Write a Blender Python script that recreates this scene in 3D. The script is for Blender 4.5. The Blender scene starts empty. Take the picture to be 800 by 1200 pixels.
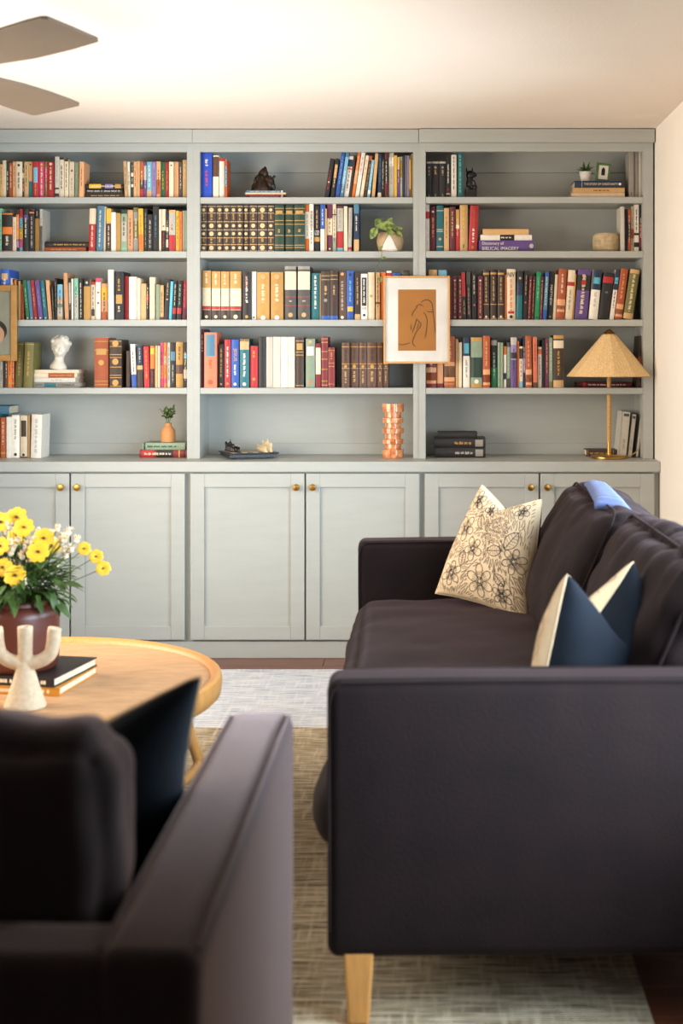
import bpy, bmesh, math, random
from mathutils import Vector, Matrix, noise
R = math.radians
rnd = random.Random(7)
sc = bpy.context.scene
# ------------------------------------------------------------------ camera, world, light, exposure
F, CU, CV, H = 1650.0, 505.0, 415.0, 1.328          # focal length in px, principal point, eye height
cam_d = bpy.data.cameras.new('camera'); cam = bpy.data.objects.new('camera', cam_d)
sc.collection.objects.link(cam); sc.camera = cam
cam.location = (0, 0, H); cam.rotation_euler = (R(90), 0, 0)
cam_d.sensor_fit = 'HORIZONTAL'; cam_d.sensor_width = 36; cam_d.lens = F * 36 / 800
cam_d.shift_x = -(CU - 400) / 800; cam_d.shift_y = -(600 - CV) / 800
cam_d.clip_start = .05
cam_d.dof.use_dof = True; cam_d.dof.focus_distance = 6.0; cam_d.dof.aperture_fstop = 5.6
sc.view_settings.view_transform = 'Standard'; sc.view_settings.look = 'None'
sc.view_settings.gamma = 1; sc.view_settings.exposure = 0.32
sc.view_settings.use_curve_mapping = False
world = bpy.data.worlds.new('world'); sc.world = world; world.use_nodes = True
world.node_tree.nodes['Background'].inputs[0].default_value = (.75, .85, 1, 1)
world.node_tree.nodes['Background'].inputs[1].default_value = .5

def area(name, loc, aim, sx, sy, col, power, spread=150):
    l = bpy.data.lights.new(name, 'AREA'); l.shape = 'RECTANGLE'; l.size = sx; l.size_y = sy
    l.color = col; l.energy = power; l.spread = R(spread)
    o = bpy.data.objects.new(name, l); sc.collection.objects.link(o); o.location = loc
    o.rotation_euler = (Vector(aim) - Vector(loc)).to_track_quat('-Z', 'Y').to_euler()
    return o
# daylight through the window on the right, the one on the left; plus a warm fill added behind the camera
area('window_daylight_right', (.95, 3.5, 1.02), (-1.2, 4.3, .62), 3.1, 1.15, (.70, .86, 1.0), 105, 130)
area('window_daylight_left', (-2.05, 4.35, 1.30), (.9, 5.3, 1.15), 2.2, 1.2, (1.0, .88, .75), 55, 150)
area('front_fill', (-.6, -3.85, 1.35), (-.6, 3.0, 1.45), 2.6, 1.9, (1.0, .88, .74), 8)  # weak frontal fill, added; no known source there

# ------------------------------------------------------------------ helpers
def lin(c):
    c = c / 255
    return c / 12.92 if c <= .04045 else ((c + .055) / 1.055) ** 2.4
def C(h):
    return (lin(int(h[0:2], 16)), lin(int(h[2:4], 16)), lin(int(h[4:6], 16)), 1)

def mat(name, col=None, rough=.6, metal=0, scale=0, amount=.12, bump=0, bscale=60, stretch=(1, 1, 1), sheen=0,
        attr=False, spec=.5, col2=None, coat=0, trans=0, sheen_r=.4, sheen_t=(1, 1, 1, 1)):
    m = bpy.data.materials.new(name); m.use_nodes = True
    nt = m.node_tree; p = nt.nodes['Principled BSDF']
    p.inputs['Roughness'].default_value = rough; p.inputs['Metallic'].default_value = metal
    p.inputs['Specular IOR Level'].default_value = spec
    p.inputs['Coat Weight'].default_value = coat
    p.inputs['Sheen Weight'].default_value = sheen; p.inputs['Sheen Roughness'].default_value = sheen_r
    p.inputs['Sheen Tint'].default_value = sheen_t
    p.inputs['Transmission Weight'].default_value = trans
    tc = nt.nodes.new('ShaderNodeTexCoord'); mp = nt.nodes.new('ShaderNodeMapping')
    mp.inputs['Scale'].default_value = stretch
    nt.links.new(tc.outputs['Object'], mp.inputs['Vector'])
    if attr:
        a = nt.nodes.new('ShaderNodeAttribute'); a.attribute_name = 'Col'; src = a.outputs['Color']
    else:
        c = nt.nodes.new('ShaderNodeRGB'); c.outputs[0].default_value = C(col); src = c.outputs[0]
    n = nt.nodes.new('ShaderNodeTexNoise'); n.inputs['Scale'].default_value = scale or 8
    n.inputs['Detail'].default_value = 5; nt.links.new(mp.outputs[0], n.inputs['Vector'])
    mx = nt.nodes.new('ShaderNodeMix'); mx.data_type = 'RGBA'
    if col2:
        nt.links.new(src, mx.inputs[6]); mx.inputs[7].default_value = C(col2)
        rp = nt.nodes.new('ShaderNodeMapRange'); rp.inputs[1].default_value = .5 - amount; rp.inputs[2].default_value = .5 + amount
        nt.links.new(n.outputs['Fac'], rp.inputs[0]); nt.links.new(rp.outputs[0], mx.inputs[0])
    else:
        mx.blend_type = 'MULTIPLY'; mx.inputs[0].default_value = 1
        rp = nt.nodes.new('ShaderNodeMapRange'); rp.inputs[1].default_value = .3; rp.inputs[2].default_value = .7
        rp.inputs[3].default_value = 1 - amount; rp.inputs[4].default_value = 1 + amount * .5
        nt.links.new(n.outputs['Fac'], rp.inputs[0])
        nt.links.new(src, mx.inputs[6]); nt.links.new(rp.outputs[0], mx.inputs[7])
    nt.links.new(mx.outputs[2], p.inputs['Base Color'])
    if bump:
        b = nt.nodes.new('ShaderNodeBump'); b.inputs['Strength'].default_value = bump; b.inputs['Distance'].default_value = .002
        n2 = nt.nodes.new('ShaderNodeTexNoise'); n2.inputs['Scale'].default_value = bscale; n2.inputs['Detail'].default_value = 4
        nt.links.new(mp.outputs[0], n2.inputs['Vector']); nt.links.new(n2.outputs['Fac'], b.inputs['Height'])
        nt.links.new(b.outputs[0], p.inputs['Normal'])
    return m

class MB:
    def __init__(s): s.v = []; s.f = []; s.c = []
    def add(s, vs, fs, col=None):
        k = len(s.v); s.v += [tuple(v) for v in vs]
        s.f += [tuple(i + k for i in f) for f in fs]; s.c += [col] * len(fs)
        return s
    def box(s, x0, x1, y0, y1, z0, z1, col=None, bev=0):
        if bev:
            b = min(bev, abs(x1-x0)/2.01, abs(y1-y0)/2.01, abs(z1-z0)/2.01)
            bm = bmesh.new(); bmesh.ops.create_cube(bm, size=1)
            for v in bm.verts:
                v.co = ((x0+x1)/2 + v.co.x*(x1-x0), (y0+y1)/2 + v.co.y*(y1-y0), (z0+z1)/2 + v.co.z*(z1-z0))
            bmesh.ops.bevel(bm, geom=bm.edges[:], offset=b, segments=2, profile=.5, affect='EDGES')
            bm.verts.ensure_lookup_table()
            s.add([v.co[:] for v in bm.verts], [[v.index for v in f.verts] for f in bm.faces], col); bm.free()
            return s
        vs = [(x, y, z) for x in (x0, x1) for y in (y0, y1) for z in (z0, z1)]
        return s.add(vs, [(0,1,3,2), (4,6,7,5), (0,4,5,1), (2,3,7,6), (0,2,6,4), (1,5,7,3)], col)
    def lathe(s, prof, n=24, c=(0, 0, 0), cap=True, col=None):
        vs = []; fs = []
        for r, z in prof:
            for i in range(n):
                a = 2 * math.pi * i / n; vs.append((c[0] + r * math.cos(a), c[1] + r * math.sin(a), c[2] + z))
        for j in range(len(prof) - 1):
            for i in range(n):
                k = (i + 1) % n; fs.append((j*n+i, j*n+k, (j+1)*n+k, (j+1)*n+i))
        if cap:
            fs.append(tuple(range(n))[::-1]); fs.append(tuple((len(prof)-1)*n + i for i in range(n)))
        return s.add(vs, fs, col)
    def tube(s, pts, r, n=8, col=None, closed=False):
        pts = [Vector(p) for p in pts]; m = len(pts); rs = r if isinstance(r, (list, tuple)) else [r] * m
        vs = []; fs = []; up = None
        for i, p in enumerate(pts):
            a = pts[(i-1) % m] if (closed or i) else p; b = pts[(i+1) % m] if (closed or i < m-1) else p
            t = (b - a).normalized()
            if up is None:
                up = Vector((0, 0, 1)) if abs(t.z) < .9 else Vector((1, 0, 0))
            x = t.cross(up).normalized(); up = x.cross(t).normalized()
            for k in range(n):
                an = 2 * math.pi * k / n; vs.append(p + (x * math.cos(an) + up * math.sin(an)) * rs[i])
        for i in range(m if closed else m - 1):
            j = (i + 1) % m
            for k in range(n):
                l = (k + 1) % n; fs.append((i*n+k, i*n+l, j*n+l, j*n+k))
        if not closed:
            fs.append(tuple(range(n))[::-1]); fs.append(tuple((m-1)*n + k for k in range(n)))
        return s.add(vs, fs, col)
    def ball(s, c, r, sc=(1, 1, 1), n=12, m=8, col=None, rot=None):
        vs = []; fs = []
        for j in range(m + 1):
            th = math.pi * j / m
            for i in range(n):
                a = 2 * math.pi * i / n
                p = Vector((math.sin(th)*math.cos(a)*sc[0], math.sin(th)*math.sin(a)*sc[1], -math.cos(th)*sc[2])) * r
                if rot: p = rot @ p
                vs.append(p + Vector(c))
        for j in range(m):
            for i in range(n):
                k = (i + 1) % n; fs.append((j*n+i, j*n+k, (j+1)*n+k, (j+1)*n+i))
        return s.add(vs, fs, col)
    def move(s, M):
        s.v = [tuple(M @ Vector(v)) for v in s.v]; return s
    def mesh(s, name, smooth=False):
        me = bpy.data.meshes.new(name); me.from_pydata(s.v, [], s.f); me.update()
        if any(c is not None for c in s.c):
            ca = me.color_attributes.new('Col', 'FLOAT_COLOR', 'CORNER'); buf = []
            for f, c in zip(s.f, s.c): buf += list(c or (1, 1, 1, 1)) * len(f)
            ca.data.foreach_set('color', buf)
        if smooth:
            me.polygons.foreach_set('use_smooth', [True] * len(me.polygons))
            me.set_sharp_from_angle(angle=R(38)) if hasattr(me, 'set_sharp_from_angle') else None
        return me
    def build(s, name, m, parent=None, smooth=False, loc=None, rot=None):
        o = bpy.data.objects.new(name, s.mesh(name, smooth)); sc.collection.objects.link(o)
        o.data.materials.append(m)
        if parent: o.parent = parent
        if loc: o.location = loc
        if rot: o.rotation_euler = rot
        return o
def tag(o, label=None, cat=None, group=None, kind=None):
    if label: o['label'] = label
    if cat: o['category'] = cat
    if group: o['group'] = group
    if kind: o['kind'] = kind
    return o
def empty(name, loc, rz=0, label=None, cat=None, group=None, rot=None):
    o = bpy.data.objects.new(name, None); sc.collection.objects.link(o); o.location = loc
    o.rotation_euler = rot or (0, 0, rz); o.empty_display_size = .05
    return tag(o, label, cat, group)
def link_copy(o, parent=None, name=None):
    c = o.copy(); sc.collection.objects.link(c)
    if parent: c.parent = parent
    return c
def px(u, v, Y): return ((u - CU) * Y / F, H - (v - CV) * Y / F)
def XX(u, Y): return (u - CU) * Y / F
def ZZ(v, Y): return H - (v - CV) * Y / F

def samples(h, r, k, m):
    a = [-h + r * i / k for i in range(k)] + [-(h - r) + 2 * (h - r) * i / m for i in range(m + 1)] + [h - r + r * i / k for i in range(1, k + 1)]
    return a
def soft(w, d, h, r, puff=(0, 0, 0), wr=0, wf=(6, 6, 6), k=4, m=14, seed=0, c=(0, 0, 0), gather=None):
    """A stuffed rounded block centred on c; puff bulges each axis, wr is wrinkle height."""
    hx, hy, hz = w/2, d/2, h/2; half = (hx, hy, hz)
    S = [samples(q, min(r, q * .98), k, m) for q in half]
    idx = {}; mb = MB()
    def pt(q):
        key = tuple(round(x, 6) for x in q)
        if key in idx: return idx[key]
        rr = min(r, hx*.98, hy*.98, hz*.98)
        inn = Vector([max(-(a - rr), min(a - rr, x)) for x, a in zip(q, half)])
        dv = Vector(q) - inn; n = dv.normalized() if dv.length > 1e-9 else Vector((0, 0, 1))
        p = inn + n * rr if dv.length > 1e-9 else Vector(q)
        e = [1 - min(1, abs(q[i] / half[i])) ** 2 for i in range(3)]
        bx = puff[0] * (e[1] * e[2]) ** .6; by = puff[1] * (e[0] * e[2]) ** .6; bz = puff[2] * (e[0] * e[1]) ** .6
        p += Vector((bx * q[0] / hx, by * q[1] / hy, bz * q[2] / hz))
        if wr:
            nn = noise.noise(Vector((p.x * wf[0] + seed * 7.1, p.y * wf[1], p.z * wf[2]))) + .5 * noise.noise(Vector((p.x * wf[0] * 2.3 + seed, p.y * wf[1] * 2.3, p.z * wf[2] * 2.3)))
            p += n * wr * nn
        if gather: p += n * gather(q, half)
        idx[key] = len(mb.v); mb.v.append(tuple(p + Vector(c)))
        return idx[key]
    for ax in range(3):
        A, B = [(1, 2), (2, 0), (0, 1)][ax]
        for sg in (-1, 1):
            for i in range(len(S[A]) - 1):
                for j in range(len(S[B]) - 1):
                    qs = []
                    for (ii, jj) in ((i, j), (i+1, j), (i+1, j+1), (i, j+1)):
                        q = [0, 0, 0]; q[ax] = sg * half[ax]; q[A] = S[A][ii]; q[B] = S[B][jj]; qs.append(pt(q))
                    if sg < 0: qs = qs[::-1]
                    mb.f.append(tuple(qs)); mb.c.append(None)
    return mb
def rrect(w, d, r, z, n=5):
    pts = []
    for cx, cy, a0 in ((w/2-r, d/2-r, 0), (-w/2+r, d/2-r, 90), (-w/2+r, -d/2+r, 180), (w/2-r, -d/2+r, 270)):
        for i in range(n + 1):
            a = R(a0 + 90 * i / n); pts.append((cx + r * math.cos(a), cy + r * math.sin(a), z))
    return pts

# ------------------------------------------------------------------ materials
M_wall = mat('painted_wall', 'ece4d8', .85, scale=3, amount=.02, bump=.15, bscale=180)
M_wall2 = mat('bounce_cut_wall', 'b5a58c', .85, scale=3, amount=.02, bump=.15, bscale=180)  # unseen left and front walls, toned down to cut bounced light
M_ceil = mat('ceiling_paint', 'eadccd', .9, scale=2, amount=.02, bump=.5, bscale=90)
M_paint = mat('grey_blue_paint', 'aaaca6', .42, scale=5, amount=.04, bump=.12, bscale=40, stretch=(1, 1, 6))
M_plank = mat('dark_red_wood', '6e3a26', .35, scale=9, amount=.45, bump=.2, bscale=30, stretch=(1.2, 14, 14), coat=.2)
M_gap = mat('floor_gap', '1a0e0a', .9)
M_white = mat('white_trim', 'e8e2d8', .5, amount=.03)
M_velvet = mat('aubergine_velvet', '180c0c', .85, scale=9, amount=.35, bump=.5, bscale=220, sheen=.065, sheen_r=.35, sheen_t=(1, .66, .70, 1), spec=.2)
M_velvet_lit = mat('aubergine_velvet_lit', '1c1316', .85, scale=7, amount=.3, bump=.5, bscale=220, sheen=.6, sheen_r=.4, sheen_t=(1, .74, .70, 1), spec=.2)  # same velvet as the sofa, sheen raised so it looks lit
M_navy = mat('navy_velvet', '0a111a', .85, scale=9, amount=.3, bump=.4, bscale=200, sheen=.09, sheen_r=.35, sheen_t=(.55, .72, 1, 1), spec=.2)
M_linen = mat('cream_linen', 'd9bf9b', .85, scale=30, amount=.08, bump=.4, bscale=400)
M_ink = mat('ink_line', '2a211e', .8)
M_oak = mat('pale_oak', 'c4976c', .45, scale=6, amount=.22, bump=.15, bscale=30, stretch=(3, 14, 3))
M_oakleg = mat('oak_leg', 'c98f4e', .4, scale=8, amount=.15, bump=.1, bscale=30, stretch=(14, 14, 2))
M_brass = mat('brushed_brass', 'c89a50', .28, metal=1, amount=.08)
M_fan = mat('taupe_fan', '75624f', .55, scale=5, amount=.08)
M_cover = mat('book_cover', rough=.5, attr=True, scale=40, amount=.10)
M_print = mat('spine_print', rough=.45, attr=True, amount=.04)
M_page = mat('book_pages', 'dccbb0', .9, scale=60, amount=.2, stretch=(1, 1, 1))
M_ceram = mat('cream_stoneware', 'c6b194', .75, scale=90, amount=.14, bump=.5, bscale=200)
M_pot = mat('brown_glazed_pot', '5a2a1e', .38, scale=7, amount=.15, bump=.15, bscale=40)
M_leaf = mat('leaf_green', '3f5a22', .55, scale=30, amount=.4)
M_stem = mat('stem_green', '56702c', .6)
M_vleaf = mat('variegated_leaf', '4f6428', .5, scale=60, amount=.06, col2='8c9a50')
M_yel = mat('yellow_petal', 'e2b224', .6, scale=40, amount=.12)
M_yc = mat('flower_eye', '5a3a12', .8)
M_cream = mat('cream_petal', 'efe0c4', .6, scale=60, amount=.1)
M_plaster = mat('white_plaster', 'e6dccb', .7, scale=40, amount=.08, bump=.3, bscale=90)
M_bear = mat('dark_carved_wood', '16100c', .35, scale=60, amount=.10, col2='3c2617', bump=.5, bscale=120)
M_blk = mat('black_carving', '131211', .3, bump=.4, bscale=120)
M_onyx = mat('orange_onyx', 'b9571f', .12, scale=38, amount=.16, col2='e0a06a', coat=.6)
M_tan = mat('tan_clay', 'b99c78', .7, scale=80, amount=.12)
M_terra = mat('peach_clay', 'd09058', .7, scale=60, amount=.06)
M_whp = mat('matt_white_glaze', 'e6dfd4', .5)
M_twine = mat('natural_twine', 'c4ae88', .9, scale=50, amount=.3, bump=.8, bscale=120)
M_raffia = mat('woven_raffia', 'e8c48c', .75, scale=60, amount=.22, bump=.9, bscale=90, stretch=(3, 3, 1))
M_rattan = mat('wrapped_rattan', 'c89a5c', .55, scale=20, amount=.2, bump=.6, bscale=60, stretch=(1, 1, 12))
M_gold = mat('gold_leaf_frame', 'a9804a', .4, metal=.6, scale=20, amount=.2)
M_frame = mat('blond_wood_frame', 'c9975a', .45, scale=8, amount=.15, stretch=(10, 10, 2))
M_mat = mat('white_mount_board', 'efe9de', .9)
M_kraft = mat('ochre_art_paper', 'b3752e', .9, scale=12, amount=.1)
M_lead = mat('black_lead', '12100f', .3)
M_chess = mat('dark_chess_wood', '1c1410', .35)
M_chessw = mat('pale_chess_wood', 'd8c49c', .5)
M_green = mat('green_frame_paint', '5e7a48', .5)
M_navyl = mat('slate_board', '26282c', .4)

def glass():
    m = bpy.data.materials.new('picture_glass'); m.use_nodes = True; nt = m.node_tree; nt.nodes.clear()
    o = nt.nodes.new('ShaderNodeOutputMaterial'); mx = nt.nodes.new('ShaderNodeMixShader')
    t = nt.nodes.new('ShaderNodeBsdfTransparent'); g = nt.nodes.new('ShaderNodeBsdfGlossy'); g.inputs['Roughness'].default_value = .03
    fr = nt.nodes.new('ShaderNodeFresnel'); fr.inputs[0].default_value = 1.22
    nt.links.new(fr.outputs[0], mx.inputs[0]); nt.links.new(t.outputs[0], mx.inputs[1]); nt.links.new(g.outputs[0], mx.inputs[2])
    nt.links.new(mx.outputs[0], o.inputs[0]); return m
M_glass = glass()

def rug_mat(name, a, b, c, thr):
    m = bpy.data.materials.new(name); m.use_nodes = True; nt = m.node_tree; p = nt.nodes['Principled BSDF']
    p.inputs['Roughness'].default_value = .95; p.inputs['Specular IOR Level'].default_value = .1
    tc = nt.nodes.new('ShaderNodeTexCoord')
    def ns(scale, st, det=4):
        mp = nt.nodes.new('ShaderNodeMapping'); mp.inputs['Scale'].default_value = st
        n = nt.nodes.new('ShaderNodeTexNoise'); n.inputs['Scale'].default_value = scale; n.inputs['Detail'].default_value = det
        nt.links.new(tc.outputs['Object'], mp.inputs[0]); nt.links.new(mp.outputs[0], n.inputs['Vector']); return n.outputs['Fac']
    def rng(f, lo, hi):
        r = nt.nodes.new('ShaderNodeMapRange'); r.inputs[1].default_value = lo; r.inputs[2].default_value = hi; nt.links.new(f, r.inputs[0]); return r.outputs[0]
    def mix(f, x, y):
        k = nt.nodes.new('ShaderNodeMix'); k.data_type = 'RGBA'; nt.links.new(f, k.inputs[0])
        for i, q in ((6, x), (7, y)):
            if isinstance(q, str): k.inputs[i].default_value = C(q)
            else: nt.links.new(q, k.inputs[i])
        return k.outputs[2]
    s1 = mix(rng(ns(1, (9, 90, 9)), .38, .62), a, b)
    s2 = mix(rng(ns(1, (5, 160, 5), 6), thr, thr + .13), s1, c)
    s3 = mix(rng(ns(1, (70, 7, 5)), .5, .8), s2, a)
    nt.links.new(s3, p.inputs['Base Color'])
    w = nt.nodes.new('ShaderNodeTexWave'); w.bands_direction = 'Y'; w.inputs['Scale'].default_value = 34; w.inputs['Distortion'].default_value = 1.5
    w.inputs['Detail'].default_value = 2
    nt.links.new(tc.outputs['Object'], w.inputs[0])
    bp = nt.nodes.new('ShaderNodeBump'); bp.inputs['Strength'].default_value = .7; bp.inputs['Distance'].default_value = .004
    nt.links.new(w.outputs['Fac'], bp.inputs['Height']); nt.links.new(bp.outputs[0], p.inputs['Normal'])
    return m
M_rug = rug_mat('beige_weave', 'cfbfa3', '958468', '3a3028', .52)
M_rugw = rug_mat('pale_blue_grey_weave', 'dfdfe0', 'b9bfca', '4c5468', .57)

# ------------------------------------------------------------------ room
XR, XL, YB, YF, CZ = .999, -2.13, 6.60, -3.95, 2.333
def struct(name, mb, m, parent=None):
    o = mb.build(name, m, parent)
    if not parent: o['kind'] = 'structure'
    return o
fl = struct('floor', MB().box(XL-.1, XR+.1, YF-.1, YB+.1, -.12, -.012), M_gap)
pl = [MB().box(0, L, 0, .136, -.012, 0, bev=.0015).mesh('plank') for L in (.9, 1.25, 1.6)]
for m_ in pl: m_.materials.append(M_plank)
y = .2; row = 0
while y < 6.2:
    x = XL - rnd.uniform(0, .8)
    while x < XR + .05:
        k = rnd.randrange(3); L = (.9, 1.25, 1.6)[k]
        if x + L > XL and x + L < XR + 1.7:
            o = bpy.data.objects.new('plank', pl[k]); sc.collection.objects.link(o); o.parent = fl
            o.location = (x, y, rnd.uniform(-.0008, 0)); 
            if x + L > XR + .09 or x < XL - .09:       # cut the end planks at the walls
                x0, x1 = max(x, XL - .09), min(x + L, XR + .09)
                o.scale.x = (x1 - x0) / L; o.location.x = x0
        x += L + .002
    y += .138; row += 1
struct('ceiling', MB().box(XL-.1, XR+.1, YF-.1, YB+.1, CZ, CZ+.1), M_ceil)
struct('wall_back', MB().box(XL-.1, XR+.1, YB, YB+.1, 0, CZ), M_wall)
def wall_with_hole(name, axis, p0, p1, a0, a1, h0, h1, z0, z1):
    mb = MB()
    def b(q0, q1, zz0, zz1):
        if axis == 'x': mb.box(p0, p1, q0, q1, zz0, zz1)
        else: mb.box(q0, q1, p0, p1, zz0, zz1)
    b(a0, h0, 0, CZ); b(h1, a1, 0, CZ); b(h0, h1, 0, z0); b(h0, h1, z1, CZ)
    return struct(name, mb, M_wall if name == 'wall_right' else M_wall2)
wall_with_hole('wall_right', 'x', XR, XR+.1, YF, YB, 1.9, 5.1, .45, 2.10)
wall_with_hole('wall_left', 'x', XL-.1, XL, YF, YB, 3.2, 5.6, .72, 2.16)
wall_with_hole('wall_front', 'y', YF-.1, YF, XL-.1, XR+.1, -1.95, .75, .3, 2.3)
def window(name, axis, p, a0, a1, z0, z1, nm):
    mb = MB(); t = .045
    def b(q0, q1, zz0, zz1, pp=.04):
        if axis == 'x': mb.box(p-pp/2, p+pp/2, q0, q1, zz0, zz1)
        else: mb.box(q0, q1, p-pp/2, p+pp/2, zz0, zz1)
    b(a0, a1, z0, z0+t); b(a0, a1, z1-t, z1); b(a0, a0+t, z0, z1); b(a1-t, a1, z0, z1)
    for i in range(1, nm): q = a0 + (a1-a0)*i/nm; b(q-.02, q+.02, z0, z1)
    o = struct(name, mb, M_white)
    g = MB()
    if axis == 'x': g.box(p-.003, p+.003, a0+t, a1-t, z0+t, z1-t)
    else: g.box(a0+t, a1-t, p-.003, p+.003, z0+t, z1-t)
    struct('pane', g, M_glass, o)
window('window_1', 'x', XR+.06, 1.9, 5.1, .45, 2.10, 4)
window('window_2', 'x', XL-.06, 3.2, 5.6, .72, 2.16, 3)
window('window_3', 'y', YF-.06, -1.95, .75, .3, 2.3, 3)
struct('baseboard_right', MB().box(XR-.014, XR, YF, 6.14, 0, .1, bev=.003), M_white)
struct('baseboard_left', MB().box(XL, XL+.014, YF, 6.14, 0, .1, bev=.003), M_white)

# rug
rug = empty('area_rug', (0, 0, 0), label='large woven rug, beige with a pale blue-grey end, under sofa and table', cat='rug')
RX0, RX1 = -1.95, .44
MB().box(RX0, RX1, .9, 4.975, .0005, .010, bev=.003).build('rug_field', M_rug, rug)
tag(MB().box(RX0, RX1, 4.977, 5.885, .0005, .011, bev=.003).build('rug_end_band', M_rugw, rug), 'pale blue-grey end band')
fr = MB(); x = RX0
while x < RX1:
    w = rnd.uniform(.004, .009); L = rnd.uniform(.012, .032); dx = rnd.uniform(-.008, .008)
    fr.add([(x, 5.88, .008), (x+w, 5.88, .008), (x+w*.7+dx, 5.88+L, .004), (x+dx, 5.88+L, .003), (x+w/2, 5.88, .013), (x+w*.4+dx, 5.88+L, .006)],
           [(0, 4, 5, 3), (4, 1, 2, 5), (3, 5, 2)]); x += w + rnd.uniform(0, .004)
tag(fr.build('fringe', M_rugw, rug), kind='stuff')

# ------------------------------------------------------------------ built-in shelving
YU = 6.30; YK = 6.562
def z_(v): return ZZ(v, YU)
def x_(u): return XX(u, YU)
SH_T = [z_(231.0), z_(294.4), z_(374.6), z_(454.5)]; SH_B = [z_(238.3), z_(302.2), z_(382.3), z_(461.7)]
CT = .860
bays = [('left', -31, 219, -38.5, 226.5, 0), ('middle', 234, 484, 226.5, 491, 0), ('right', 498.5, 753, 491, 764.5, -.012)]
for nm, u0, u1, s0, s1, dy in bays:
    yf = YU + dy; X0, X1 = x_(u0), x_(u1); A, B = x_(s0) + .0001, x_(s1) - .0001
    if nm == 'left': A = XL + .002
    b = empty('bookcase', ((A+B)/2, yf, CT), cat='bookcase', group='built-in bookcase sections')
    b['label'] = {'left': 'leftmost grey-blue built-in bookcase section, holding the white head bust',
                  'middle': 'middle grey-blue built-in bookcase section, with the trailing plant and brown leather set',
                  'right': 'rightmost grey-blue built-in bookcase section, behind the raffia lamp'}[nm]
    cx = (A+B)/2; a, c_, p, q = A-cx, B-cx, X0-cx, X1-cx; zt = CZ-.002-CT
    MB().box(a, p, 0, YK-yf, .0005, zt).build('side_panel', M_paint, b)
    MB().box(q, c_, 0, YK-yf, .0005, zt).build('side_panel', M_paint, b)
    MB().box(a, c_, YK-yf+.0003, YK-yf+.016, .0005, zt).build('back_panel', M_paint, b)
    MB().box(p, q, YK-yf-.014, YK-yf, z_(194)-CT, zt, bev=.002).build('back_rail', M_paint, b)
    MB().box(p, q, YK-yf-.010, YK-yf, .0005, .052, bev=.002).build('back_rail', M_paint, b)
    MB().box(p, q, 0, .02, z_(178)-CT, zt, bev=.0015).build('top_rail', M_paint, b)
    MB().box(a, min(c_+.004, XR-.001-cx) if nm == 'right' else (c_-.001 if nm == 'middle' else c_), -.03, -.0003, z_(168.3)-CT, CZ-.003-CT, bev=.003).build('crown_moulding', M_paint, b)
    for t, bo in zip(SH_T, SH_B):
        MB().box(p+.0003, q-.0003, .002, YK-yf-.0005, bo-CT, t-CT, bev=.002).build('shelf', M_paint, b)
ct = MB().box(XL+.001, XR-.001, 6.13, YK+.016, CT-.046, CT-.0002, bev=.004).build('countertop', M_paint)
tag(ct, 'long grey-blue painted countertop running under all the bookcase sections', 'countertop')
YD = 6.14
doors = [('left', (-52, 81), (83, 216.3)), ('middle', (223, 356.5), (358.5, 491)), ('right', (497.5, 631), (633, 766.5))]
lab = {'left': 'leftmost grey-blue two-door base cabinet, behind the flowers', 'middle': 'middle grey-blue two-door base cabinet, both doors clearly in view', 'right': 'rightmost grey-blue two-door base cabinet, behind the sofa'}
ex = [XL+.002, XX(219.6, YD), XX(494.2, YD), XR-.002]
for i, (nm, d0, d1) in enumerate(doors):
    a, b_ = ex[i]+.0001, ex[i+1]-.0001; cx = (a+b_)/2
    cb = empty('base_cabinet', (cx, 6.165, 0), label=lab[nm], cat='cabinet', group='base cabinets')
    body = MB(); body.box(a-cx, b_-cx, .0, .38, .07, CT-.0465, bev=.001); body.build('cabinet_body', M_paint, cb)
    MB().box(a-cx, b_-cx, -.012, .0-.0003, .0005, ZZ(752.5, YD)).build('toe_board', M_paint, cb)
    zb, zt = ZZ(750, YD), ZZ(555, YD)
    for k, (u0, u1) in enumerate((d0, d1)):
        X0, X1 = max(XX(u0, YD), XL+.03)-cx, XX(u1, YD)-cx; w = X1-X0; st = .060; yo = YD-6.165
        dr = MB(); 
        dr.box(0, st, 0, .024, 0, zt-zb, bev=.002); dr.box(w-st, w, 0, .024, 0, zt-zb, bev=.002)
        dr.box(st, w-st, 0, .024, 0, st, bev=.002); dr.box(st, w-st, 0, .024, zt-zb-st, zt-zb, bev=.002)
        d = dr.build('door', M_paint, cb, loc=(X0, yo, zb))
        MB().box(st-.002, w-st+.002, .011, .022, st-.002, zt-zb-st+.002).build('door_panel', M_paint, d)
        kx = (w-.034) if k == 0 else .030
        MB().lathe([(.007, 0), (.006, .010), (.0145, .013), (.0155, .018), (.013, .022), (.004, .0235)], 18).move(
            Matrix.Translation((kx, 0, ZZ(571, YD)-zb)) @ Matrix.Rotation(R(90), 4, 'X')).build('knob', M_brass, d, smooth=True)

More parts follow.
